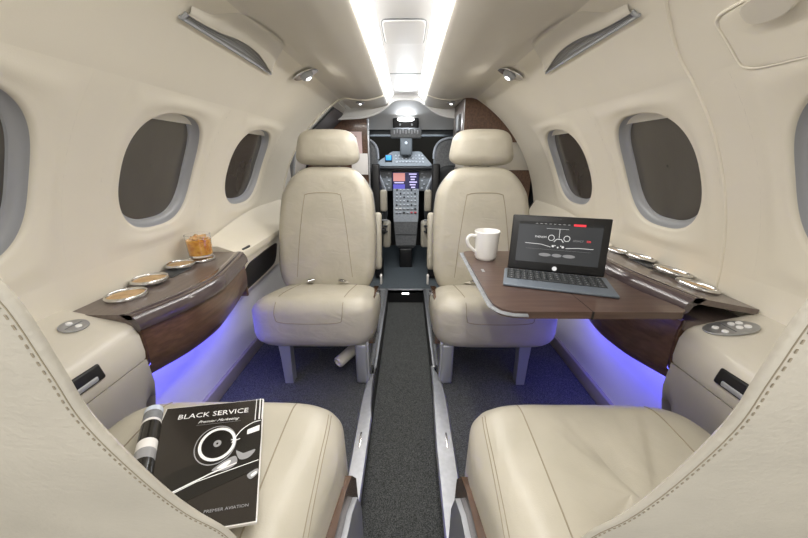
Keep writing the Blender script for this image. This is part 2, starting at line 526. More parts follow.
# ------------------------------------------------------------------ floor, dropped aisle, sidewalls
AX0, AX1 = -.136 + 0, .116
g = MB()
g.box((-.455, .72, -.01), (.60, 2.76, .02)); g.box((.445, .72, -.01), (.62, 2.76, .02))
struct('floor', g, 'carpet', label=None)
g = MB(); g.box((CX, .72, -.11), (.27, 2.76, .02)); struct('floor_aisle', g, 'carpet')
g = MB(); g.box((CX, 2.72, -.012), (1.5, 1.24, .024)); struct('floor_entry', g, 'cabin_vinyl')
g = MB()
for s_, x in ((-1, AX0), (1, AX1)): g.box((x + s_ * .004, .72, -.055), (.008, 2.76, .11))
struct('trim_5', g, 'black_plastic')
g = MB(); g.box((CX, 2.105, -.05), (.27, .01, .1)); struct('trim_6', g, 'black_plastic')
g = MB(); g.box((CX, 2.105, .0015), (.44, .022, .006), .002); struct('trim_7', g, 'aluminium')
g = MB(); g.box((CX, 2.097, -.028), (.050, .006, .012), .002)
g.build('step_light', 'strip_light', label='small white step lamp on the riser at the front end of the aisle', cat='lamp')
# aluminium seat-track rails: wide aft pieces that taper at the front seats, slim forward pieces
for s_, x, nm in ((-1, AX0, 'left'), (1, AX1, 'right')):
    rt = thing('aisle_rail', 'brushed silver rail edging the %s side of the dropped aisle' % nm, 'rail', (x, 1, 0), group='rails edging the aisle')
    g = MB(); bow = [(-.6, .012), (.4, .010), (.52, .004), (.75, -.006), (1.0, -.012), (1.15, -.012), (1.2, -.008)]
    wid = [(-.6, .05), (.5, .050), (1.0, .052), (1.10, .044), (1.20, .014)]
    secs = []
    for k in range(31):
        y = -.6 + 1.8 * k / 30; xi = x - s_ * (interp(bow, y) + .004); xo = x + s_ * (interp(wid, y) - .010)
        if s_ < 0: xi = x + .010 - (.016 if y > .9 else 0) * min(1, max(0, (y - .8) / .3))
        else: xi = x - .020 + .012 * min(1, max(0, (y - .8) / .3))
        secs.append([Vector((xi, y, .000)), Vector((xi, y, .010)), Vector((xi + s_ * .004, y, .014)), Vector((xo - s_ * .006, y, .014)), Vector((xo, y, .006)), Vector((xo, y, 0.0))])
    g.loft(secs); g.build('wide_track_cover', 'aluminium', rt)
    g = MB(); g.box((x + s_ * .008, 1.65, .006), (.015, .91, .012), .003); g.build('slim_rail', 'aluminium', rt)
    g = MB(); g.box((x + s_ * .05, 1.66, .0005), (.066, .88, .003), .001); g.build('side_plate', 'mid_grey', rt)
    g = MB(); g.box((x + s_ * .018, .80, .0145), (.007, .06, .003), .001); g.build('latch', 'chrome', rt)

for side in (-1, 1):
    g = MB(); g.grid(lambda u, v: Vector((side * interp([(0, .752), (.35, .735), (.42, .745), (.56, .774)], .05 + .49 * u), -.6 + 2.5 * v, .05 + .49 * u)), 14, 20)
    struct('wall_left_lower' if side < 0 else 'wall_right_lower', g, 'lower_panel', flip=False)
    g = MB(); g.box((side * .745, .65, .03), (.02, 2.5, .06), .004); struct('baseboard_left' if side < 0 else 'baseboard_right', g, 'taupe_trim')
# unseen dark outer shell, added to keep world light from leaking in
g = MB(); g.grid(lambda u, v: Vector((1.2 * math.cos(2 * PI * u), -.7 + 4.6 * v, .53 + 1.2 * math.sin(2 * PI * u))), 64, 4)
g.add([(1.2 * math.cos(2 * PI * k / 64), 3.9, .53 + 1.2 * math.sin(2 * PI * k / 64)) for k in range(64)], [tuple(range(64))])
struct('wall_light_block', g, 'blocker_dark')

# ------------------------------------------------------------------ side consoles
BOW = [(.62, .612), (.70, .580), (.767, .560), (.87, .553), (.974, .570), (1.06, .588), (1.13, .606)]
LY0, LY1 = .628, 1.135


def bow(y): return interp([(q.x, q.y) for q in BOWS], y)


BOWS = smooth_pts([(a, b, 0) for a, b in BOW], 6)


def cup_ring(parent_name, c, M, r, label, group):
    rt = thing('cup_holder', label, 'cup holder', c, group=group)
    T = Matrix.Translation(Vector(c)) @ M
    g = MB(); g.lathe([(r * .87, .002), (r * .88, .0085), (r * .92, .0105), (r * .98, .0100), (r * 1.02, .007), (r * 1.03, .003), (r * 1.0, .0)], n=40, M=T); g.build('rim', 'chrome', rt)
    g = MB(); g.lathe([(0, .0045), (r * .87, .0045), (r * .87, .001)], n=32, M=T); g.build('cork_pad', 'cork', rt)
    return rt


for side in (-1, 1):
    nm = 'left' if side < 0 else 'right'
    open_ = side > 0
    rt = thing('side_console', 'dark wood side console with bowed front under the middle %s window' % nm if side < 0 else
               'dark wood side console with raised lid behind the fold-out table', 'console', (side * .68, .88, .38), group=None)
    # front wood panel
    g = MB(); m = 24; vs = []
    for k in range(m + 1):
        y = LY0 + .01 + (LY1 - LY0 - .015) * k / m
        for j, (z, dx) in enumerate(((.386, .028), (.43, .016), (.47, .012), (.53, .012), (.553, .016))):
            zz = z + (.0 if j else .0)
            vs.append(Vector((side * (bow(y) + dx + (.020 if j == 0 else 0)), y, zz)))
    g.add(vs, [(k * 5 + j, k * 5 + j + 1, (k + 1) * 5 + j + 1, (k + 1) * 5 + j) for k in range(m) for j in range(4)])
    # end cap and underside
    g.box((side * .690, LY1 - .004, .47), (.13, .01, .165), .002)
    g.prism([(.772, .553), (.625, .553), (.618, .53), (.618, .47), (.624, .43), (.655, .388), (.74, .388)], lambda u, v, w_: Vector((side * u, w_, v)), LY0 + .006, LY0 + .014)
    g.build('front_panel', 'wood', rt, flip=True)
    # lid: top board + bullnose; opened on the right
    yA, yB = LY0 + (.0), LY1
    piv = Vector((side * .765, 0, .566))
    R = Matrix.Translation(piv + Vector((0, 0, .022 if open_ else 0))) @ Matrix.Rotation((math.radians(11)) if open_ else 0, 4, 'Y') @ Matrix.Translation(-piv)
    g = MB(); secs = []
    for k in range(m + 1):
        y = yA + (yB - yA) * k / m; xi = bow(y) + .012
        secs.append([Vector((side * .771, y, .553)), Vector((side * .771, y, .566)), Vector((side * (xi + .03), y, .566)), Vector((side * xi, y, .566)), Vector((side * xi, y, .553))])
    g.loft(secs); g.xf(R); lid = g.build('lid', 'wood_top', rt)
    g = MB(); secs = []
    for k in range(m + 1):
        y = yA + (yB - yA) * k / m; x0 = bow(y)
        secs.append([Vector((side * (x0 + q), y, z)) for q, z in ((.040, .5665), (.030, .5685), (.019, .567), (.010, .560), (.003, .549), (.000, .538), (.001, .528), (.006, .524), (.014, .528), (.018, .545), (.03, .556))])
    g.loft(secs); g.xf(R); g.build('bullnose', 'bullnose', rt)
    # fixed aft shelf end: wood strip closing the gap
    g = MB(); g.box((side * .697, LY0 + .004, .545), (.15, .006, .022)); g.build('gap_strip', 'wood_top', rt)
    if open_:
        g = MB(); g.box((side * .715, .88, .545), (.11, .50, .02), .003); g.build('inner_shelf', 'wood_top', rt)
    # cup holders and inset tray
    LF = Matrix(); RR = Matrix.Rotation((math.radians(11)) if open_ else 0, 4, 'Y')
    names = ['nearest', 'second nearest', 'third nearest', 'farthest']
    for i, y in enumerate((.727, .822, .955, 1.032)):
        c = LF @ R @ Vector((side * ((.714, .726, .730, .708)[i]), y, .5665 + (.006 if i in (1, 2) else 0)))
        cup_ring('x', c, RR, .044 if i in (0, 1) else .040, 'chrome rimmed cup holder with tan pad, %s on the %s console' % (names[i], nm),
                 'cup holders on the %s console' % nm)
    c = Vector((side * .723, .905, .5675))
    g = MB(); g.box((0, 0, 0), (.060, .085, .004), .002, M=None); g.xf(R @ Matrix.Translation(c)); g.build('inset_plate', 'dark_grey', rt)

# glass of iced drink on the farthest left cup holder
c = Vector((-.708, 1.032, .5835))
rt = thing('drinking_glass', 'tumbler of amber iced drink standing on the left console', 'glass', c)
g = MB(); g.lathe([(0, 0), (.034, 0), (.036, .003), (.039, .075), (.0375, .0755), (.0345, .006), (0, .005)], c, 40); g.build('tumbler', 'glass', rt)
g = MB(); g.lathe([(0, .0065), (.0338, .0068), (.0365, .058), (0, .058)], c, 40); g.build('drink', 'drink', rt)
for k in range(7):
    a = k * 2.4; rad_ = .019 if k else 0
    g = MB(); g.box(c + Vector((rad_ * math.cos(a), rad_ * math.sin(a), .060 + .003 * (k % 2))), (.015, .014, .013), .003, M=Matrix.Rotation(a, 4, (1, .4, .8)))
    g.build('ice_cube', 'ice', rt)

# cream armrest pods aft of the consoles
for side in (-1, 1):
    nm = 'left' if side < 0 else 'right'
    rt = thing('armrest_pod', 'cream moulded side armrest with control buttons behind the %s console' % nm, 'armrest', (side * .7, .35, .2))

    def podsec(y, lst, e):
        return [Vector((side * x, y + e * yy, z)) for x, z, yy in lst]
    up = [(.774, .578, 0), (.72, .565, 0), (.66, .551, 0), (.640, .546, 0), (.626, .537, .2), (.616, .515, .4), (.614, .47, .6), (.618, .452, .8), (.745, .452, 1)]
    lw = [(.745, .449, 0), (.620, .449, 0), (.624, .43, .2), (.632, .40, .4), (.645, .36, .5), (.665, .30, .6), (.69, .22, .8), (.712, .12, 1), (.722, .065, 1), (.728, .065, 1)]

    def nose(lst, y, shrink):                    # pull the end section in for a rounded nose
        return [(x + shrink * (.775 - x), z - shrink * .02 * (1 if z > .54 else 0), yy) for x, z, yy in lst]
    g = MB(); secs = []
    for y, sh in ((-.5, 0), (0, 0), (.3, 0), (.45, 0), (.55, 0), (.60, .0), (.622, .006), (.630, .02), (.6315, .04)):
        zd = [(x, z - interp([(-.5, .035), (.3, .02), (.5, .004), (.6, 0)], y) * (1 if z > .46 else 0), yy) for x, z, yy in nose(up, y, sh)]; zd = [(x, z, yy) for x, z, yy in zd]
        secs.append(podsec(y, zd, .0))
    g.loft(secs); g.build('upper_shell', 'cream_plastic', rt)
    g = MB(); secs = []
    for y, sh in ((-.5, 0), (0, 0), (.3, 0), (.5, 0), (.60, .0), (.632, .01), (.648, .10), (.668, .30), (.69, .55), (.72, .82), (.75, .97)):
        secs.append(podsec(y, [(x + sh * (.765 - x), z if z < .3 or sh == 0 else z - sh * .30 * (z - .3) / .15 - (.05 if sh > .05 else 0) * (z - .3) / .15, yy) for x, z, yy in lw], .0))
    g.loft(secs); g.build('lower_shell', 'cream_plastic', rt)
    # recessed grab slot with grey latch
    g = MB(); g.box((side * .6165, .475, .497), (.012, .10, .034), .005, M=Matrix.Rotation(side * math.radians(12), 4, 'Y')); sl = g.build('grab_slot', 'black_plastic', rt)
    g = MB(); g.box((side * .6135, .47, .489), (.012, .08, .012), .004); g.build('latch_bar', 'bezel_grey', sl)
    # dark foot opening under the pod
    g = MB(); g.box((side * .668, .50, .30), (.03, .12, .05), .012, M=Matrix.Rotation(side * math.radians(-18), 4, 'Y')); g.build('storage_opening', 'black_plastic', rt)
    # control plate
    if side < 0:
        c = Vector((-.707, .583, .5628)); TP = Matrix.Translation(c) @ Matrix.Rotation(math.radians(13.5), 4, 'Y')
        g = MB(); g.slab((.023, .030), .003, .0012, lambda u, v, w_: TP @ Vector((u, v * .85, w_)), expo=2, n=40); pl = g.build('control_plate', 'aluminium', rt)
        for s2 in (-1, 1):
            g = MB(); g.lathe([(.0055, 0), (.0055, .002), (.004, .003), (0, .003)], (0, 0, 0), 18, M=TP @ Matrix.Translation((s2 * .010, 0, .003))); g.build('button', 'ink_white', pl)
        g = MB(); g.box((0, 0, .0032), (.002, .036, .001)); g.xf(TP); g.build('divider', 'mid_grey', pl)
    else:
        c = Vector((.687, .596, .5583)); TP = Matrix.Translation(c) @ Matrix.Rotation(math.radians(-13.5), 4, 'Y')
        g = MB(); g.slab((.048, .026), .003, .0012, lambda u, v, w_: TP @ Vector((u, v + u * -.12, w_)), expo=2.1, n=48); pl = g.build('control_plate', 'aluminium', rt)
        for (bx, by) in ((-.024, .008), (-.020, -.010), (.010, .010), (.024, .008), (.012, -.006), (.027, -.008)):
            g = MB(); g.lathe([(.0058, 0), (.0058, .002), (.0045, .003), (0, .003)], (0, 0, 0), 18, M=TP @ Matrix.Translation((bx, by, .003))); g.build('button', 'ink_white', pl)
        g = MB(); g.box((-.004, 0, .0032), (.002, .034, .001)); g.xf(TP); g.build('divider', 'mid_grey', pl)
# cream forward ledge between console and entry
for side in (-1, 1):
    rt = thing('forward_ledge', 'cream sidewall ledge with dark pocket beside the %s aft-facing seat' % ('left' if side < 0 else 'right'), 'ledge', (side * .7, 1.5, .3))
    g = MB(); secs = []
    for y in [1.142 + .07 * k for k in range(12)]:
        t = (y - 1.142) / .77
        zz = .597 + .070 * math.sin(PI / 2 * min(1, t * 1.5)); x1 = .640 + .03 * t
        if y > 1.70: x1 += (y - 1.70) * .35
        pts = [(.762, zz), (.742, min(zz - .012, .600 + .03 * t)), (.715, .585), (.69, .576), (x1 + .012, .562), (x1, .552), (x1, .53), (x1 + .01, .515), (x1 + .018, .50), (x1 + .032, .372), (x1 + .045, .362), (.728, .362), (.735, .42), (.755, .52)]
        secs.append([Vector((side * x, y, z)) for x, z in pts])
    g.loft(secs); g.build('ledge_shell', 'wall_cream', rt)
    g = MB()
    out = [(1.17, .385), (1.185, .43), (1.23, .478), (1.33, .488), (1.55, .49), (1.57, .46), (1.54, .40), (1.46, .385), (1.30, .380)]
    out = [(p.x, p.y) for p in smooth_pts([(a, b, 0) for a, b in out], 5, True)]
    g.prism(out, lambda u, v, w_: Vector((side * (.640 + .03 * (u - 1.142) / .77 + .017 + .1 * (.50 - v) + w_), u, v)), -.002, .03); g.build('pocket', 'black_plastic', rt)
    g = MB(); g.box((side * .650, 1.22, .557), (.006, .06, .012), .002); g.build('belt_slot', 'dark_grey', rt)
    # blue light line beneath the console
    g = MB(); g.box((side * .672, .93, .3855), (.010, .46, .005), .001); g.build('blue_light_strip', 'blue_led', label='blue accent light strip under the %s wooden console' % ('left' if side < 0 else 'right'), cat='light strip')

# ------------------------------------------------------------------ front pair of seats (facing aft)


def buckle(parent, c, ang=0):
    M = Matrix.Translation(Vector(c)) @ Matrix.Rotation(ang, 4, 'Z') @ Matrix.Rotation(math.radians(-15), 4, 'X')
    g = MB(); g.box((0, 0, 0), (.036, .022, .010), .003); g.xf(M); b = g.build('belt_buckle', 'chrome', parent)
    g = MB(); g.box((0, -.002, .0052), (.022, .014, .003), .001); g.xf(M); g.build('buckle_button', 'black_plastic', b)


def front_seat(side):
    nm = 'left' if side < 0 else 'right'
    cx = -.376 if side < 0 else .356; tuck = side
    rt = thing('cabin_seat', 'cream leather aft-facing seat with headrest at the front %s, %s' % (nm, 'nothing in front of it' if side < 0 else 'partly behind the table'),
               'seat', (cx, 1.3, 0), group=None)
    # cushion : u across, v fore-aft (toward camera is -), w up
    TB = math.radians(13)

    def cf(u, v, w_):
        x = cx + u * (1 - .04 * (v / .22 > .5)); k = max(0, -v / .215)
        y = 1.285 + v; z = .170 + w_ - (v + .215) * math.tan(TB) + .0
        if w_ < .11: z = .170 + w_ - (v + .215) * math.tan(TB) * (w_ / .24)
        return Vector((x, y, z + .008 * (abs(u) / .24) ** 3 * (1 if w_ > .15 else 0)))
    g = MB(); g.slab((.250, .222), .215, .070, cf, expo=6, n=128, puff=.022); bv = g.bvh(); cu = g.build('seat_cushion', 'leather', rt)
    # U-shaped seam on the cushion front
    q = [(-.13, 1.42), (-.128, 1.25), (-.125, 1.13)]
    line = [(cx - .135, 1.40, .6), (cx - .132, 1.2, .6), (cx - .130, 1.135, .6)]
    top = project(bv, smooth_pts(line, 12), (0, 0, -1), .0003)
    front = project(bv, smooth_pts([(cx - .130, .9, .375), (cx - .128, .9, .325), (cx - .110, .9, .305), (cx, .9, .300), (cx + .110, .9, .305), (cx + .128, .9, .325), (cx + .130, .9, .375)], 8), (0, 1, 0), .0003)
    top2 = project(bv, smooth_pts([(cx + .130, 1.135, .6), (cx + .132, 1.2, .6), (cx + .135, 1.40, .6)], 12), (0, 0, -1), .0003)
    g = MB(); g.tube(top + front + top2, .0018, 6); g.build('seam', 'seam', cu)
    # backrest: u across, v up along the back, w thickness toward camera
    LEAN = math.radians(12)
    bx = -.392 if side < 0 else .362

    def bf(u, v, w_):
        t = (v + .3) / .6
        xs = interp([(0, 1.03), (.25, 1.02), (.55, 1.0), (.8, .93), (1, .74)], t)
        yy = 1.475 + (v + .3) * math.sin(LEAN) - w_ * math.cos(LEAN) + .045
        wing = .020 * (abs(u) / .23) ** 2.5 * (1 if w_ > .05 else 0)
        return Vector((bx + u * xs - side * .0 - side * .012 * t, yy - wing, .27 + (v + .3) * math.cos(LEAN) - w_ * math.sin(LEAN) * .0))
    g = MB(); g.slab((.232, .305), .115, .045, bf, expo=4.6, n=128, puff=.018); bv = g.bvh(); bk = g.build('backrest', 'leather', rt)
    L = smooth_pts([(bx - .135, .9, .36), (bx - .115, .9, .55), (bx - .090, .9, .715), (bx - .075, .9, .742), (bx, .9, .748), (bx + .070, .9, .742), (bx + .086, .9, .715), (bx + .110, .9, .55), (bx + .130, .9, .36)], 10)
    g = MB(); g.tube(project(bv, L, (0, 1, 0), .0002), .0018, 6); g.build('seam', 'seam', bk)
    L = smooth_pts([(bx - .18, .9, .34), (bx - .175, .9, .55), (bx - .150, .9, .74), (bx - .1, .9, .84)], 10)
    L2 = [Vector((2 * bx - p.x, p.y, p.z)) for p in L]
    # headrest
    hx = bx - side * .010

    def hf(u, v, w_):
        return Vector((hx + u * (1 - .10 * (v / .075)), 1.665 - w_ - .022 * 0 + v * .12 - .012 * (1 - (u / .15) ** 2), .946 + v))
    g = MB(); g.slab((.146, .082), .105, .045, hf, expo=3.9, n=96, puff=.012); hd = g.build('headrest', 'leather', rt)
    g = MB()
    for s2 in (-1, 1):
        g = MB(); g.tube([(hx + s2 * .045, 1.625, .80), (hx + s2 * .045, 1.63, .90)], .006, 10); g.build('headrest_post', 'chrome', rt)
    # shells
    g = MB(); g.slab((.235, .30), .03, .012, lambda u, v, w_: bf(u * .97, v * .97, w_ - .028), expo=4.6, n=64); g.build('back_shell', 'mid_grey', rt)
    # base: front legs, side casting, wood skirt, underframe
    inx = cx - side * .185
    g = MB(); g.box((inx - side * .006, 1.113, .095), (.052, .045, .19), .012, seg=3); g.build('leg', 'painted_grey', rt)
    outx = cx + side * .120
    g = MB(); secs = []
    for z, w2 in ((0, .017), (.02, .018), (.12, .020), (.19, .024)):
        secs.append([Vector((outx + a * w2, 1.113 + b * .02, z)) for a, b in ((-1, -1), (1, -1), (1, 1), (-1, 1))])
    g.loft(secs); g.build('leg', 'painted_grey', rt)
    for xx in (inx, outx):
        g = MB(); g.box((xx, 1.53, .09), (.035, .04, .18), .008); g.build('leg', 'painted_grey', rt)
    g = MB(); g.box((cx, 1.31, .190), (.40, .40, .03), .01); g.box((cx - .02, 1.25, .162), (.18, .25, .04), .018); g.build('underframe', 'dark_grey', rt)
    sx = cx - side * .226
    g = MB(); out = [(1.12, .18), (1.13, .235), (1.17, .30), (1.24, .335), (1.45, .30), (1.53, .24), (1.53, .16), (1.2, .13)]
    g.prism(out, lambda u, v, w_: Vector((sx + w_, u, v)), -.014, .010); g.build('side_skirt', 'wood_edge', rt)
    g = MB(); out = [(1.095, .0), (1.095, .17), (1.11, .195), (1.14, .22), (1.40, .20), (1.55, .18), (1.55, 0), (1.5, 0), (1.45, .12), (1.22, .13), (1.15, .10), (1.14, 0)]
    g.prism(out, lambda u, v, w_: Vector((inx - side * .025 + w_, u, v)), -.010, .010); g.build('side_casting', 'painted_grey', rt)
    # armrest (aisle side, stowed beside the back) and small lever
    ax = bx - side * .232
    g = MB(); g.slab((.028, .150), .05, .018, lambda u, v, w_: Vector((ax - side * .002 + (w_ - .025) * .8, 1.66 + u + v * .22, .475 + v)), expo=3, n=48); g.build('armrest', 'leather', rt)
    g = MB(); g.box((ax - side * .015, 1.64, .262), (.012, .03, .055), .004); g.build('recline_lever', 'paper_white', rt)
    # belts
    buckle(rt, (bx - .045 + (-.02 if side < 0 else .0), 1.385, .352), .5)
    buckle(rt, (bx + .085 + (0 if side < 0 else -.02), 1.385, .352), -.5)
    for x0, x1 in ((bx - .215, bx - .06), (bx + .205, bx + .095)):
        g = MB()
        pts = [Vector((x0 + (x1 - x0) * t, 1.46 - .06 * t ** 2, .318 + .02 * t)) for t in [k / 8 for k in range(9)]]
        g.add([p + Vector((0, 0, dz)) + Vector((0, dy, 0)) for p in pts for dy, dz in ((-.012, 0), (.012, .004))], [(2 * k, 2 * k + 1, 2 * k + 3, 2 * k + 2) for k in range(8)])
        g.build('lap_belt', 'leather_rear', rt, flip=False)
    return rt


front_seat(-1); front_seat(1)

# rolled pouch under the left front seat
g = MB(); a = Vector((-.29, 1.12, .085)); b = Vector((-.20, 1.24, .115)); ax = (b - a).normalized()
M = Matrix.Translation(a) @ ax.to_track_quat('Z', 'Y').to_matrix().to_4x4()
g.lathe([(.013, .012), (.015, .0), (.020, -.002), (.024, .003), (.025, .14), (.020, .145)], n=28, M=M)
g.build('cable_sleeve', 'cream_plastic', label='cream hollow tube lying under the left front seat', cat='tube')

# ------------------------------------------------------------------ rear pair of seats (facing forward, seen from behind)


def rear_seat(side):
    nm = 'left' if side < 0 else 'right'
    cx = side * .357
    rt = thing('cabin_seat', 'cream leather forward-facing seat in the near %s corner%s' % (nm, ', magazine on its cushion' if side < 0 else ', creased empty cushion'), 'seat', (cx, .35, 0))
    def cf(u, v, w_):
        k = max(0, v / .2)
        cr = 0; u *= 1 + (.75 if side * u < 0 else .1) * min(0, v - .08)
        if w_ > .1 and side > 0:                # creases pressed into the empty cushion
            for (x0, sl, wd, dp) in ((-.085, .35, .013, .010), (-.04, .60, .010, .012), (.03, .5, .014, .009), (-.005, -.35, .012, .007), (.085, -.25, .012, .006)):
                d = (u - x0 - sl * v) / wd; cr -= dp * math.exp(-d * d) * max(0, 1 - abs(v - .02) / .2)
        if w_ > .1 and side < 0:
            for (x0, sl, wd, dp) in ((.19, 2.2, .014, .003), (.12, 2.6, .014, .003), (.05, -.4, .014, .003)):
                d = (u - x0 - sl * v) / wd; cr -= dp * math.exp(-d * d)
        return Vector((cx + u, .335 + v, .205 + w_ + v * .08 + cr))
    g = MB(); g.slab((.240, .215), .205, .060, cf, expo=5.5, n=160, puff=.016)
    bv = g.bvh(); cu = g.build('seat_cushion', 'leather', rt)
    for s2, dx in ((-1, .130), (1, .130)):
        L = smooth_pts([(cx + s2 * dx, .52, .7), (cx + s2 * (dx + .002), .42, .7), (cx + s2 * (dx + .004), .16, .7)], 14)
        g = MB(); g.tube(project(bv, L, (0, 0, -1), .0002), .0013, 6); g.build('seam', 'seam', cu)
    for off in (.0, .005):
        L = smooth_pts([(cx - side * (.200 + off), .50, .7), (cx - side * (.207 + off), .42, .7), (cx - side * (.209 + off), .15, .7)], 14)
        g = MB(); g.tube(project(bv, L, (0, 0, -1), .0002), .0009, 6); g.build('seam', 'seam', cu)
    # skirt and casting on the aisle side
    sx = cx - side * .242
    out = [(.475, .20), (.47, .275), (.445, .315), (.41, .325), (.3, .31), (.12, .27), (.12, .12), (.44, .12)]
    g = MB(); g.prism(out, lambda u, v, w_: Vector((sx - side * w_ + side * (.46 - u) * .10, u, v)), -.02, .010); g.build('side_skirt', 'wood_edge', rt)
    out = [(.465, .018), (.462, .20), (.44, .262), (.40, .275), (.12, .22), (.12, .018), (.2, .018), (.22, .10), (.38, .10), (.40, .018)]
    g = MB(); g.prism(out, lambda u, v, w_: Vector((sx - side * w_ + side * (.46 - u) * .10, u, v)), .010, .020); g.build('side_casting', 'painted_grey', rt)
    for xx, yy in ((cx + side * .12, .46), (cx + side * .12, .15), (cx - side * .19, .15), (cx - side * .19, .44)):
        g = MB(); g.box((xx, yy, .113), (.034, .034, .194), .006); g.build('leg', 'painted_grey', rt)
    # backrest: outline in (distance from centre, height) on the leaning plane
    bc = side * .385
    inner = [(.33, .205), (.45, .213), (.55, .2165), (.61, .199), (.67, .190), (.74, .187), (.79, .194), (.84, .200), (.87, .190), (.895, .15), (.905, .08)]
    inn = smooth_pts([(h, z, 0) for z, h in inner], 6)
    prof_ = [(p.x, p.y) for p in inn]
    loop = [(-side * a_, z) for a_, z in prof_] + [(side * a_, z) for a_, z in prof_[::-1]]
    zc = .65
    n = len(loop)

    def yp(z): return .33 - .235 * z
    def bp(a_, z, w_):                           # w_ forwards from the rear face
        return Vector((bc + a_, yp(z) + w_, z))
    g = MB(); secs = []
    RB_ = .012

    def sect(ins, w_, dome):
        out = []
        for a_, z in loop:
            f = max(0., 1 - ins / .2); fz = max(0., 1 - ins / .33)
            aa, zz = a_ * f, zc + (z - zc) * fz
            d = dome * (1 - min(1, abs(aa) / .21) ** 3)
            out.append(bp(aa, zz, w_ - d))
        return out
    for ins in (.19, .15, .11, .08, .055, .035, .02, .010): secs.append(sect(ins, .0 + .0, .010))
    K = 4; r = .003
    for k in range(K + 1):
        an = PI / 2 * k / K; secs.append(sect(r * (1 - math.sin(an)), r * (1 - math.cos(an)), .010))
    for ins, w_ in ((.009, .006), (.019, .010), (.033, .016), (.055, .026), (.078, .036), (.098, .045), (.115, .051), (.13, .054), (.15, .055), (.175, .055)): secs.append(sect(ins, w_, 0))
    g.loft(secs); bv = g.bvh(); bk = g.build('backrest', 'leather_rear', rt)
    # edge seam and stitching following the outline on the rear face
    d = (0, 1, 0)

    def inset_line(ins): return [Vector((bc - side * (a_ - ins), -.2, z)) for a_, z in prof_ if .34 < z < .86]
    g = MB(); pts = project(bv, inset_line(.0045), d, .0001); g.tube(pts, .0004, 6); g.build('seam', 'seam', bk)
    for ins in (.0068,):
        pts = project(bv, inset_line(ins), d, .0003); g = MB()
        fine = []
        for a_, b_ in zip(pts, pts[1:]):
            m_ = max(1, int((b_ - a_).length / .0009))
            fine += [a_.lerp(b_, k / m_) for k in range(m_)]
        i = 0
        while i + 4 < len(fine):
            g.tube([fine[i], fine[i + 2], fine[i + 3]], .00055, 5); i += 7
        g.build('stitching', 'thread', bk)
    # headrest above
    g = MB(); g.slab((.13, .062), .09, .035, lambda u, v, w_: Vector((side * .345 + u, yp(1.03) + w_ - .03, 1.045 + v - .10 * abs(u) * (1 if side * u > 0 else 0))), expo=3.2, n=64, puff=.01); g.build('headrest', 'leather_rear', rt)
    return rt


rear_seat(-1); rear_seat(1)

# ------------------------------------------------------------------ fold-out table, laptop, mug
rt = thing('fold_out_table', 'dark wood fold-out table with aluminium edge carrying laptop and mug', 'table', (.4, .82, .58))
TZ = .600
out = [(.205, 1.040), (.192, 1.030), (.188, 1.0), (.186, .66), (.189, .625), (.200, .602), (.222, .590), (.25, .588), (.570, .588), (.582, .598), (.582, .618), (.556, .70), (.546, .80), (.546, .90), (.552, .98), (.560, 1.03), (.550, 1.04)]
g = MB(); g.prism(out, lambda u, v, w_: Vector((u, v, w_)), TZ - .016, TZ); tb = g.build('table_leaf', 'wood_table', rt)
g = MB()
edge = smooth_pts([(.205, 1.041, TZ - .007), (.190, 1.030, TZ - .007), (.186, 1.0, TZ - .007), (.184, .66, TZ - .007), (.187, .624, TZ - .007), (.199, .600, TZ - .007), (.222, .588, TZ - .007), (.25, .586, TZ - .007)], 6)
g.tube(edge, .0075, 8, flat=.4); g.build('edge_trim', 'mid_grey', rt)
g = MB(); g.box((.385, .814, TZ + .0002), (.0012, .45, .0006)); g.box((.385, .5875, TZ - .008), (.004, .002, .017)); g.build('fold_seam', 'black_plastic', rt)
g = MB(); g.box((.214, .84, TZ + .0005), (.008, .022, .001), .0004); g.build('edge_badge', 'aluminium', rt)
g = MB(); g.box((.47, .82, TZ - .028), (.15, .30, .022), .004); g.build('slide_bracket', 'dark_grey', rt)

# laptop (tablet leaning on its kickstand over a keyboard cover)
K0 = Vector((.238, .728, TZ)); K1 = Vector((.478, .650, TZ))
ex = (K1 - K0).normalized(); ey = Vector((-ex.y, ex.x, 0))
# near edge K0->K1 ; keyboard runs back by depth
LWD = (K1 - K0).length
rt = thing('laptop', 'open dark grey laptop tablet showing an aircraft website, on the wooden table', 'laptop', (K0 + K1) / 2 + ey * .05)
KD = .125


def kb(a, b, h=0): return K0 + ex * a + ey * b + Vector((0, 0, h))


Mk = Matrix.Translation(K0) @ Matrix(((ex.x, ey.x, 0), (ex.y, ey.y, 0), (0, 0, 1))).to_4x4()
g = MB(); g.box((LWD / 2, KD / 2, .004), (LWD, KD, .007), .003); g.xf(Mk); kbd = g.build('keyboard_cover', 'laptop_grey', rt)
g = MB(); g.box((LWD / 2 - .003, .080, .0076), (LWD - .022, .074, .0006), .0002); g.xf(Mk); g.build('key_bed', 'key_black', kbd)
keys = MB()
for r_ in range(5):
    nk = 14; pitch = (LWD - .028) / nk
    for k in range(nk):
        if r_ == 4 and 4 <= k <= 8:
            if k != 6: continue
            keys.box((.012 + pitch * (k + .5), .049 + r_ * 0, .0086), (pitch * 4.6, .0105, .0016), .0004, 1); continue
        yy = .049 + (4 - r_) * .0152
        keys.box((.012 + pitch * (k + .5) - (0 if r_ % 2 else .002), yy, .0086), (pitch * .84, .0122, .0016), .0004, 1)
keys.xf(Mk); keys.build('keys', 'dark_grey', kbd, kind='stuff')
leg_ = MB()
for r_ in range(5):
    for k in range(14):
        if r_ == 4 and 4 <= k <= 8: continue
        leg_.box((.012 + (LWD - .028) / 14 * (k + .45), .050 + (4 - r_) * .0152, .0095), (.0035, .003, .0003))
leg_.xf(Mk); leg_.build('key_legends', 'ink_grey', kbd, kind='stuff')
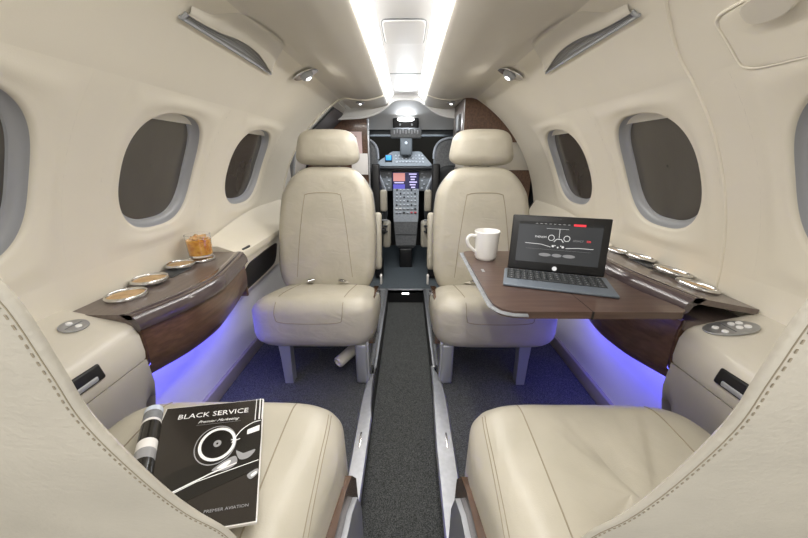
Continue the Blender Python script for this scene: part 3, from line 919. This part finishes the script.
g = MB(); g.box((LWD / 2, .020, .0077), (.055, .026, .0006), .0003); g.xf(Mk); g.build('touchpad', 'laptop_grey', kbd)
# screen
SH = .150
TLT = math.radians(11)
Ms = Mk @ Matrix.Translation((0, KD + .004, .006)) @ Matrix.Rotation(PI / 2 - TLT, 4, 'X')   # local x right, y up the screen, z toward viewer (+z faces -ey)
SW = LWD * .955; SX = LWD / 2 + .002
g = MB(); g.box((SX, SH / 2, -.005), (SW, SH, .010), .003); g.xf(Ms); scn = g.build('screen_housing', 'black_plastic', rt)
g = MB(); g.box((SX, SH / 2 + .004, .0003), (SW - .036, SH - .040, .0006)); g.xf(Ms); dsp = g.build('display', 'screen_dark', scn)
dw, dh = SW - .036, SH - .040; dx, dy = SX, SH / 2 + .004


def dpt(fx, fy, h=.0008): return Vector((dx + (fx - .5) * dw, dy + (.5 - fy) * dh, h))   # fractions, y down


def sbox(mb, x0, y0, x1, y1, h=.0008):
    a, b = dpt(x0, y0), dpt(x1, y1); mb.box(((a.x + b.x) / 2, (a.y + b.y) / 2, h), (abs(b.x - a.x), abs(b.y - a.y), .0003))


g = MB(); sbox(g, .0, .0, 1, .075); 
g.xf(Ms); g.build('menu_bar', 'key_black', dsp)
g = MB()
for k in range(8): sbox(g, .205 + .055 * k, .040, .232 + .055 * k, .047, .0011)
sbox(g, .345, .152, .61, .157)
for fx in (.415, .60):                              # engine rings
    c = dpt(fx, .375); ring = [c + Vector((.0072 * math.cos(2 * PI * k / 28), .0072 * math.sin(2 * PI * k / 28), 0)) for k in range(28)]
    g.tube(ring, .0008, 5, closed=True, flat=.3)
g.tube([dpt(.45, .47), dpt(.48, .40), dpt(.535, .40), dpt(.565, .47)], .0010, 5, flat=.3)
g.tube([dpt(.10, .535), dpt(.30, .545), dpt(.42, .60)], .0007, 5, flat=.3)
g.tube([dpt(.92, .585), dpt(.74, .585), dpt(.60, .61)], .0007, 5, flat=.3)
g.tube([dpt(.505, .15), dpt(.508, .38)], .0006, 5, flat=.3)
for fx, fy, r2 in ((.445, .575, .003), (.565, .585, .003), (.505, .60, .0022), (.47, .56, .0015), (.54, .56, .0015)):
    g.lathe([(r2, 0), (r2, .0004), (0, .0004)], dpt(fx, fy, .0006), 14)
g.lathe([(.006, 0), (.006, .0004), (0, .0004)], (dx - .0, .010, .0006), 18)
g.xf(Ms); g.build('page_lines', 'screen_white', dsp)
g = MB(); g.text('PHENOM', .0078, Matrix.Translation(dpt(.285, .37)), sx=.9, ext=.0001); g.xf(Ms); g.build('page_lettering', 'screen_white', dsp)
g = MB()
g.text('LEGACY', .0075, Matrix.Translation(dpt(.735, .415)), sx=.9, ext=.0001)
for fx, wd in ((.36, .075), (.505, .06), (.65, .075)):
    g.prism([(dpt(fx, .80).x + wd * dw * math.cos(2 * PI * k / 24), dpt(.5, .80).y + .035 * dh * math.sin(2 * PI * k / 24) * 1.2) for k in range(24)], lambda u, v, w_: Vector((u, v, w_)), .0006, .0009)
sbox(g, .12, .665, .90, .668)
g.xf(Ms); g.build('page_shapes', 'screen_grey', dsp)
g = MB(); sbox(g, .66, .020, .80, .068, .0013); g.xf(Ms); g.build('red_banner', 'screen_red', dsp)
g = MB(); g.text('500', .0075, Matrix.Translation(dpt(.855, .415)), sx=.9, ext=.0001); g.xf(Ms); g.build('red_lettering', 'screen_red', dsp)
g = MB(); g.lathe([(.0015, 0), (.0015, .0006), (0, .0006)], (SX, SH - .007, 0), 12); g.xf(Ms); g.build('webcam', 'dark_grey', scn)
g = MB(); g.box((SX, .055, -.030), (.24, .10, .002), .001, M=Matrix.Rotation(math.radians(28), 4, 'X')); g.xf(Ms); g.build('kickstand', 'laptop_grey', rt)

# mug
c = Vector((.247, .955, TZ))
rt = thing('coffee_mug', 'plain white coffee mug on the table left of the laptop', 'mug', c)
g = MB(); g.lathe([(0, .001), (.028, 0), (.0315, .004), (.0345, .012), (.0375, .080), (.0392, .088), (.0378, .0895), (.0350, .086), (.0330, .014), (0, .010)], c, 48); g.build('mug_body', 'ceramic', rt)
g = MB(); pts = smooth_pts([c + Vector((-.034, 0, .074)), c + Vector((-.054, 0, .077)), c + Vector((-.064, 0, .066)), c + Vector((-.060, 0, .050)), c + Vector((-.046, 0, .034)), c + Vector((-.032, 0, .024))], 6)
Mh = Matrix.Translation(c) @ Matrix.Rotation(math.radians(12), 4, 'Z') @ Matrix.Translation(-c)
g.tube(pts, .0052, 10); g.xf(Mh); g.build('handle', 'ceramic', rt)

# ------------------------------------------------------------------ magazine and rolled brochure on the left rear seat
Mtl, Mtr, Mbr = Vector((-.452, .468, .442)), Vector((-.284, .502, .448)), Vector((-.195, .276, .452))
mu = (Mtr - Mtl); mv = (Mbr - Mtr); MWd, MHt = mu.length, mv.length
rt = thing('magazine', 'black glossy magazine titled BLACK SERVICE lying on the left near seat cushion', 'magazine', (Mtl + Mbr) / 2)


def mg(a, b, h=0.):                               # a 0..1 across, b 0..1 down the cover
    p = Mtl + mu * a + mv * b
    return p + Vector((0, 0, h + .012 * (1 - a) ** 2 * (1) + .003 * math.sin(PI * a)))


g = MB(); NN = 12; vs = []
for h in (-.004, .0):
    for i in range(NN + 1):
        for j in range(NN + 1): vs.append(mg(i / NN, j / NN, h))
fs = []; st = (NN + 1) ** 2
for i in range(NN):
    for j in range(NN):
        q = (i * (NN + 1) + j, i * (NN + 1) + j + 1, (i + 1) * (NN + 1) + j + 1, (i + 1) * (NN + 1) + j)
        fs.append(q); fs.append(tuple(k + st for k in q))
for i in range(NN):
    a = i; fs.append((a, a + 1, a + 1 + st, a + st)); a = NN * (NN + 1) + i; fs.append((a, a + 1, a + 1 + st, a + st))
    a = i * (NN + 1); b = a + NN + 1; fs.append((a, b, b + st, a + st)); fs.append((a + NN, b + NN, b + NN + st, a + NN + st))
g.add(vs, fs); g.build('page_block', 'paper_white', rt)


def cover(poly, h, name, m, parent=rt, sub=1):
    g = MB(); poly = [(p.x, p.y) for p in poly] if hasattr(poly[0], 'x') else poly
    g.prism(poly, lambda u, v, w_: mg(u, v, w_), h, h + .0002); return g.build(name, m, parent)


g = MB(); vs = [mg(.008 + .984 * i / NN, .006 + .988 * j / NN, .0006) for i in range(NN + 1) for j in range(NN + 1)]
g.add(vs, [(i * (NN + 1) + j, i * (NN + 1) + j + 1, (i + 1) * (NN + 1) + j + 1, (i + 1) * (NN + 1) + j) for i in range(NN) for j in range(NN)])
cv = g.build('cover', 'ink_brown', rt, flip=False)


def ell(cx_, cy_, rx, ry, n=40, a0=0, a1=2 * PI): return [(cx_ + rx * math.cos(a0 + (a1 - a0) * k / n), cy_ + ry * math.sin(a0 + (a1 - a0) * k / n)) for k in range(n)]


def ringmesh(cx_, cy_, rx, ry, k, h, name, m):
    g = MB(); A = ell(cx_, cy_, rx, ry); B = ell(cx_, cy_, rx * k, ry * k); n = len(A)
    g.add([mg(a, b, h) for a, b in A] + [mg(a, b, h) for a, b in B], [(i, (i + 1) % n, n + (i + 1) % n, n + i) for i in range(n)]); return g.build(name, m, cv, flip=False)


def fan(poly, h, name, m):
    g = MB(); cxx = sum(p[0] for p in poly) / len(poly); cyy = sum(p[1] for p in poly) / len(poly); n = len(poly)
    g.add([mg(a, b, h) for a, b in poly] + [mg((a + cxx) / 2, (b + cyy) / 2, h) for a, b in poly] + [mg(cxx, cyy, h)],
          [(i, (i + 1) % n, n + (i + 1) % n, n + i) for i in range(n)] + [(n + i, n + (i + 1) % n, 2 * n) for i in range(n)]); return g.build(name, m, cv, flip=False)


def sp(pts, n=6, closed=True): return [(p.x, p.y) for p in smooth_pts([(a, b, 0) for a, b in pts], n, closed)]


fan([(.30, .60), (.99, .47), (.99, .66), (.0, .95), (.0, .80)], .0009, 'grey_sweep', 'ink_black')
fan(ell(.60, .42, .145, .125), .0010, 'engine_disc', 'ink_black')
ringmesh(.60, .42, .165, .145, .84, .0012, 'engine_ring', 'ink_white')
ringmesh(.585, .425, .185, .17, .95, .0011, 'engine_outer_ring', 'ink_grey')
ringmesh(.60, .42, .035, .03, .3, .0012, 'engine_hub', 'ink_grey')
fan(sp([(.74, .43), (.80, .33), (.90, .265), (.985, .25), (.985, .56), (.90, .57), (.80, .53)]), .0010, 'nacelle', 'ink_black')
fan(sp([(.64, .625), (.70, .585), (.745, .575), (.74, .60), (.70, .625)]), .0016, 'highlight', 'ink_white')
fan(sp([(.93, .705), (.97, .685), (.975, .70), (.94, .72)]), .0016, 'highlight', 'ink_white')
fan([(.86, .325), (.975, .29), (.975, .345), (.86, .37)], .0014, 'nacelle_window', 'ink_white')
g = MB()
for pl_ in (sp([(.73, .43), (.80, .325), (.90, .262), (.985, .245)], 8, False), sp([(.72, .40), (.76, .41), (.80, .40)], 6, False)):
    g.tube([mg(a, b, .0014) for a, b in pl_], .0009, 5, flat=.4)
g.tube([mg(a, b, .0012) for a, b in ((.22, .80), (.5, .70), (.985, .60))], .0007, 5, flat=.4)
g.tube([mg(a, b, .0012) for a, b in ((.30, .76), (.6, .655), (.80, .60))], .0012, 5, flat=.4)
g.tube([mg(.925, b, .0012) for b in (.0, .1, .235)], .0008, 5, flat=.4); g.tube([mg(.965, b, .0012) for b in (.0, .1, .23)], .0013, 5, flat=.4); g.tube([mg(.99, b, .0012) for b in (.0, .1, .23)], .0006, 5, flat=.4)
g.build('cover_lines', 'ink_white', cv)
fan(sp([(.60, .635), (.70, .57), (.78, .545), (.80, .60), (.72, .645)]), .0013, 'highlight', 'ink_grey')
fan(sp([(.78, .50), (.84, .53), (.95, .51), (.90, .57), (.82, .575)]), .0013, 'highlight', 'ink_grey')
fan(sp([(.90, .70), (.98, .665), (.985, .70), (.93, .735)]), .0013, 'highlight', 'ink_grey')


def textmap(body, size, a0, b0, sx=1., shear=0, slope=0.):
    g0 = MB(); g0.text(body, size, Matrix(), sx=sx, shear=shear, ext=.00008)
    r = MB(); r.add([mg(a0 + p.x / MWd, b0 - p.y / MHt + slope * p.x, .0013 + p.z) for p in g0.v], g0.f); return r


textmap('BLACK SERVICE', .0172, .50, .120, sx=1.0).build('title_lettering', 'ink_white', cv)
textmap('Premier Marketing', .0088, .56, .195, shear=.5).build('subtitle_lettering', 'ink_white', cv)
g = MB(); g.tube([mg(a, .225, .0013) for a in (.36, .5, .7, .78)], .0003, 4); g.build('underline', 'ink_grey', cv)
textmap('PREMIER AVIATION', .0065, .77, .90, slope=0).build('footer_lettering', 'ink_grey', cv)

# rolled brochure tube lying along the magazine's left edge
a, b = Vector((-.468, .458, .457)), Vector((-.375, .305, .457))
M = Matrix.Translation(a) @ (b - a).normalized().to_track_quat('Z', 'Y').to_matrix().to_4x4(); LL = (b - a).length
rt = thing('rolled_brochure', 'rolled brochure with black and silver bands beside the magazine on the seat', 'brochure', a)
for z0, z1, m in ((0, .012, 'seat_edge'), (.012, .034, 'mid_grey'), (.034, .040, 'paper_white'), (.040, .084, 'ink_black'), (.084, .104, 'paper_white'), (.104, .125, 'ink_grey'), (.125, LL, 'ink_black')):
    g = MB(); g.lathe([(.0125, z0), (.0145, z0), (.0145, z1), (.0125, z1)], n=24, M=M); g.build('printed_band', m, rt)

# ------------------------------------------------------------------ entry area: right cabinet, left door, left partition
# right galley cabinet
rt = thing('galley_cabinet', 'dark brown wood cabinet with cream niche behind the right front seat', 'cabinet', (.5, 2.1, 0))


def arcpoly(z0, z1, x0, n=16, r=.773):
    P_ = [(x0, z0), (x0, min(z1, 1.212))]
    zz = [z1 + (z0 - z1) * k / n for k in range(n + 1)]
    for z in zz:
        q = r * r - (z - ZC) ** 2
        if q > x0 * x0: P_.append((min(.745, math.sqrt(q)) if z < ZC else .735, z))
    return P_


g = MB(); g.prism(arcpoly(.985, 1.235, .318), lambda u, v, w_: Vector((u, w_, v)), 1.955, 2.33); g.build('upper_cabinet', 'wood', rt)
g = MB(); g.prism(arcpoly(.832, .985, .335), lambda u, v, w_: Vector((u, w_, v)), 1.975, 2.33); g.build('niche_panel', 'cream_plastic', rt)
g = MB(); g.prism(arcpoly(.0, .832, .345), lambda u, v, w_: Vector((u, w_, v)), 1.955, 2.33); g.build('lower_cabinet', 'wood', rt)
g = MB(); g.box((.315, 2.145, 1.05), (.012, .37, .33), .003); g.build('side_panel', 'wood_top', rt)
g = MB(); g.box((.335, 2.145, .42), (.012, .37, .84), .003); g.build('side_panel', 'wood_top', rt)
g = MB(); g.box((.302, 2.06, 1.095), (.016, .09, .09), .004); g.build('control_box', 'mid_grey', rt)
g = MB(); g.tube([(.317, 1.955, .985), (.317, 1.955, 1.205)], .003, 8); g.build('corner_trim', 'aluminium', rt)

# left entry door: lining continues outboard, dark screen panel and white frame
g = MB(); g.grid(lambda u, v: S(-1, -30 + 98 * u, 1.952 + .48 * v, .035), 40, 6); struct('door_1', g, 'shade_white', flip=False)
g = MB()
secs = [[S(-1, 38.5 + 20.5 * v, 1.99 + .415 * u, o) for (u, v) in ((0, 0), (1, .0), (1, 1), (0, 1))] for o in (.030, .012)]
g.loft(secs); dd = g.build('door_panel_frame', 'shade_white', origin=S(-1, 45, 2.1), label='pale frame with dark panel on the entry door behind the left front seat', cat='panel')
g = MB(); secs = [[S(-1, 41 + 15.5 * v, 2.02 + .36 * u, o) for (u, v) in ((0, 0), (1, .0), (1, 1), (0, 1))] for o in (.004, -.006)]
g.loft(secs); g.build('dark_panel', 'dark_grey', dd)
g = MB(); g.box((-.70, 2.0, .86), (.02, .03, .30), .008); g.tube([(-.66, 1.985, 1.0), (-.70, 1.985, .75), (-.705, 1.985, .45)], .009, 8); g.build('door_seal_post', 'bezel_grey', label='grey hinge post of the entry door beside the left front seat', cat='post')
g = MB(); g.grid(lambda u, v: S(1, -30 + 98 * u, 2.335 + .06 * v, .0), 40, 1); struct('wall_right_entry', g, 'wall_cream', flip=False)
# left partition
rt = thing('entry_partition', 'brown wood partition with white notices left of the cockpit entrance', 'partition', (-.45, 2.33, 0))
pp = [(-.268, 0), (-.268, 1.165), (-.30, 1.185), (-.42, 1.16), (-.55, 1.06), (-.66, .92), (-.74, .75), (-.77, .5), (-.74, 0)]
g = MB(); g.prism([(a * 1.045, .9 + (b - .9) * 1.045 if b > .2 else 0) for a, b in pp], lambda u, v, w_: Vector((u, w_, v)), 2.42, 2.445); g.build('panel', 'wood', rt)
g = MB(); g.box((-.280, 2.434, .58), (.012, .034, 1.16), .003); g.build('edge_post', 'aluminium', rt)
g = MB(); g.box((-.392, 2.410, .968), (.135, .004, .215), .001); g.build('pink_notice', 'paper_pink', rt, label='pinkish white notice sheet')
g = MB()
for k in range(5): g.box((-.402 + .005 * (k % 2), 2.4075, 1.045 - .02 * k), (.085 - .01 * (k % 3), .001, .005))
g.build('notice_print', 'taupe_trim', rt)
g = MB(); g.box((-.345, 2.400, .858), (.118, .006, .145), .001); g.build('white_notice', 'paper_white', rt, label='plain white pocket')

# forward ceiling lip (cockpit bulkhead) with its wave edge
wave = [(-.80, 1.13), (-.40, 1.146), (-.28, 1.155), (-.20, 1.178), (-.142, 1.213), (-.10, 1.245), (-.06, 1.256), (.04, 1.256), (.085, 1.245), (.13, 1.215), (.19, 1.178), (.27, 1.155), (.40, 1.146), (.80, 1.13)]
wv = [(p.x, p.y) for p in smooth_pts([(a, b, 0) for a, b in wave], 6)]
g = MB(); g.add([Vector((a, 2.30, b)) for a, b in wv] + [Vector((a, 2.30, 1.36)) for a, b in wv], [(k, k + 1, len(wv) + k + 1, len(wv) + k) for k in range(len(wv) - 1)])
struct('trim_8', g, 'cockpit_headliner', flip=False)
g = MB(); g.tube([Vector((a, 2.296, b)) for a, b in wv], .006, 8); struct('trim_9', g, 'centre_panel')
# ceiling between cabin valances and wave lip: small dome lamps
for s_ in (-1, 1):
    c = Vector((s_ * .262 + CX, 2.03, 1.1985)); rt = thing('entry_downlight', 'tiny round %s downlight in the ceiling just ahead of the cabin arch' % ('left' if s_ < 0 else 'right'), 'lamp', c)
    g = MB(); g.lathe([(.022, .006), (.024, .0), (.014, -.005), (0, -.004)], c, 24); g.build('bezel', 'bezel_grey', rt)
    g = MB(); g.lathe([(.008, -.003), (.006, -.008), (0, -.008)], c, 16); g.build('lens', 'lamp_glow', rt)

# ------------------------------------------------------------------ cockpit
g = MB(); g.grid(lambda u, v: Vector((-.85 + 1.7 * v, 2.30 + .40 * u, (1.345 - .235 * u ** 1.3) - .0 * v)), 10, 4); struct('ceiling_cockpit', g, 'cockpit_headliner', flip=False)
g = MB(); g.grid(lambda u, v: Vector((-.85 + 1.7 * v, 3.35 - .35 * u, .70 + .50 * u)), 4, 4)
g.build('windscreen', 'windscreen', label='dark windscreen beyond the cockpit instrument panel', cat='window', flip=False)
g = MB(); g.box((CX, 2.74, 1.085), (1.5, .05, .045), .012); g.build('windscreen_header', 'dark_grey', label='dark padded header bar across the top of the windscreen', cat='bar')
rt = thing('overhead_console', 'black overhead unit with oval lamp at the top of the cockpit', 'console', (CX, 2.62, 1.04))
g = MB(); g.box((CX - .002, 2.63, 1.160), (.196, .06, .105), .012); g.build('housing', 'black_plastic', rt)
g = MB(); g.slab((.064, .014), .006, .002, lambda u, v, w_: Vector((CX - .002 + u, 2.602 - w_, 1.172 + v)), expo=2.2, n=36); g.build('oval_lamp', 'lamp_glow', rt)
for s_ in (-1, 1):
    g = MB(); g.lathe([(.008, 0), (.006, .006), (0, .006)], n=14, M=Matrix.Translation((CX + s_ * .045, 2.6, 1.137)) @ Matrix.Rotation(PI / 2, 4, 'X')); g.build('spot_lamp', 'knob_light', rt)
g = MB(); g.box((CX, 2.60, 1.078), (.235, .05, .07), .008); sp_ = g.build('switch_panel', 'mid_grey', rt)
for k in range(9):
    g = MB(); g.box((CX - .088 + .022 * k, 2.572, 1.083 + .006 * (k % 2)), (.010, .008, .026), .003); g.build('switch', 'knob_light', sp_)
g = MB(); g.box((CX, 2.88, 1.0), (.105, .04, .16), .012); cp = g.build('windscreen_post', 'dark_grey', label='dark centre post between the windscreens carrying a small compass', cat='post')
g = MB(); g.lathe([(.012, 0), (.010, .01), (0, .012)], n=16, M=Matrix.Translation((CX, 2.86, 1.02)) @ Matrix.Rotation(PI / 2, 4, 'X')); g.build('compass', 'knob_light', cp)

rt = thing('instrument_panel', 'grey cockpit instrument panel with central lit display and radio panel', 'instrument panel', (CX, 2.95, .6))
g = MB(); pts = [(-.284, .842), (-.262, .835), (.19, .835), (.214, .842), (.205, .856), (.120, .948), (.100, .955), (-.125, .955), (-.145, .948), (-.275, .856)]
g.prism(pts, lambda u, v, w_: Vector((u, 2.9 + w_ + (v - .835) * .3, v)), 0, .06); ap = g.build('guidance_panel', 'panel_grey', rt)
g = MB(); g.box((-.165, 2.915, .896), (.062, .02, .062), .004); ad = g.build('standby_display', 'black_plastic', ap)
g = MB(); g.box((-.165, 2.903, .902), (.048, .004, .040), .002); g.build('screen', 'lcd_sky', ad)
for r_ in range(3):
    for k in range(9):
        g = MB(); g.box((-.095 + .029 * k - (.004 * r_), 2.905 + .010 * r_, .868 + .027 * r_), (.014, .012, .007 if (k + r_) % 3 else .013), .002); g.build('knob', 'knob_light', ap)
g = MB(); g.box((CX, 2.955, .818), (1.4, .14, .028), .01); g.build('glareshield', 'black_plastic', rt)
g = MB(); g.box((CX, 2.985, .71), (1.3, .05, .19), .006); ip = g.build('main_panel', 'mid_grey', rt)
g = MB(); g.box((-.017, 2.955, .703), (.250, .012, .168), .004); mf = g.build('display_bezel', 'black_plastic', ip)
g = MB(); g.box((-.017, 2.947, .703), (.236, .003, .152)); sc_ = g.build('screen', 'lcd_black', mf) if 0 else g.build('display_screen', 'lcd_black', mf)
g = MB(); g.box((-.075, 2.9445, .738), (.105, .002, .070)); g.build('map_image', 'lcd_pink', mf)
g = MB(); g.box((-.075, 2.9445, .655), (.105, .002, .040)); g.build('lower_image', 'lcd_blue', mf)
g = MB()
for k in range(6): g.box((.048 + .004 * (k % 2), 2.9445, .764 - .023 * k), (.068 - .016 * (k % 3), .002, .011))
g.build('display_text', 'lcd_violet', mf, kind='stuff')
g = MB(); g.box((-.075, 2.9435, .690), (.085, .002, .010)); g.build('display_caption', 'lcd_violet', mf)
for s_ in (-1, 1):
    for r_ in range(5):
        g = MB(); g.box((-.017 + s_ * (.150 + .018 * (r_ % 2)), 2.957, .770 - .032 * r_), (.018, .010, .012), .003); g.build('knob', 'knob_light', ip)
    g = MB(); g.box((CX + s_ * .43, 2.955, .71), (.26, .012, .16), .004); g.build('side_display', 'lcd_black', ip)

rt = thing('centre_pedestal', 'grey centre pedestal with rows of cockpit switches below the lit display', 'pedestal', (CX, 2.7, 0))
g = MB(); out = [(-.115, .62), (.092, .62), (.080, .40), (-.105, .40)]
secs = [[Vector((a, y, z)) for a, y, z in ((CX - .115, 2.9, .64), (CX + .115, 2.9, .64), (CX + .115, 2.96, .62), (CX - .115, 2.96, .62))],
        [Vector((a, y, z)) for a, y, z in ((CX - .105, 2.66, .42), (CX + .105, 2.66, .42), (CX + .105, 2.96, .36), (CX - .105, 2.96, .36))],
        [Vector((a, y, z)) for a, y, z in ((CX - .100, 2.63, .395), (CX + .100, 2.63, .395), (CX + .100, 2.96, .3), (CX - .100, 2.96, .3))],
        [Vector((a, y, z)) for a, y, z in ((CX - .085, 2.63, .19), (CX + .085, 2.63, .19), (CX + .085, 2.96, .19), (CX - .085, 2.96, .19))],
        [Vector((a, y, z)) for a, y, z in ((CX - .070, 2.65, .165), (CX + .070, 2.65, .165), (CX + .070, 2.96, .165), (CX - .070, 2.96, .165))]]
g.loft(secs); pe = g.build('pedestal_body', 'mid_grey', rt, sharp=20)
g = MB(); g.box((CX, 2.70, .08), (.11, .2, .17), .01); g.build('pedestal_foot', 'black_plastic', rt)
g = MB(); g.box((CX, 2.626, .285), (.178, .006, .003)); g.build('split_line', 'dark_grey', rt)
nrmY, nrmZ = .24, -.22
for r_ in range(7):
    t = .06 + .13 * r_; y = 2.9 - .24 * t; z = .64 - .22 * t
    for k in range(6):
        col = 'knob_light' if (r_ * 5 + k * 3) % 4 else 'black_plastic'
        if r_ == 6 and k in (4, 5): col = 'red_switch'
        if r_ == 5 and k in (0, 1): col = 'paper_white'
        g = MB(); g.box((CX - .080 + .032 * k, y - .006, z + .006), (.020 if r_ > 4 else .014, .012, .010), .002, M=Matrix.Rotation(math.radians(40), 4, 'X')); g.build('switch', col, pe)

for side in (-1, 1):
    nm = 'left' if side < 0 else 'right'
    X = CX + side * .40
    rt = thing('pilot_seat', 'dark pilot seat with cream armrest on the %s of the cockpit entrance' % nm, 'seat', (X, 2.55, 0))
    g = MB(); g.slab((.185, .15), .08, .035, lambda u, v, w_: Vector((X + u, 2.58 + w_, .895 + v)), expo=3, n=64, puff=.01); h = g.build('headrest', 'mid_grey', rt)
    g = MB(); g.tube([Vector((X + oval(PI * k / 40, .186, .151, 3)[0], 2.585, .895 + oval(PI * k / 40, .186, .151, 3)[1])) for k in range(41)], .008, 8); g.build('edge_piping', 'seat_edge', h)
    g = MB(); g.slab((.225, .24), .09, .03, lambda u, v, w_: Vector((X + u * (1 - .25 * (v / .24)), 2.56 + w_, .61 + v)), expo=4, n=64, puff=.01); g.build('backrest', 'dark_grey', rt)
    g = MB(); g.tube([(X - side * .165, 2.57, .845), (X - side * .195, 2.58, .76), (X - side * .235, 2.60, .66)], .008, 8); g.build('edge_piping', 'seat_edge', rt)
    g = MB(); g.box((X, 2.72, .36), (.42, .40, .10), .03); g.build('seat_cushion', 'leather', rt)
    g = MB(); g.box((X, 2.70, .15), (.34, .32, .30), .02); g.build('seat_base', 'black_plastic', rt)
    # black frame bars on the aisle side
    fx = X - side * .175
    g = MB(); g.box((fx - side * .0, 2.47, .43), (.060, .05, .86), .012); g.box((fx - side * .035, 2.50, .46), (.02, .08, .06), .006); g.box((fx - side * .030, 2.44, .36), (.08, .05, .04), .008)
    g.box((fx - side * .02, 2.36, .08), (.06, .09, .14), .01); g.build('frame', 'black_plastic', rt)
    g = MB(); g.box((X - side * .230, 2.46, .590), (.055, .05, .165), .018, seg=4); g.build('armrest', 'leather', rt)
    g = MB(); g.box((X - side * .245, 2.53, .315), (.065, .12, .21), .022, seg=4); g.build('cushion_bolster', 'leather', rt)
    for k in range(3):
        g = MB(); g.box((X - side * .235, 2.455, .44 - .045 * k), (.045, .02, .012), .004); g.build('adjust_lever', 'dark_grey' if k else 'bezel_grey', rt)
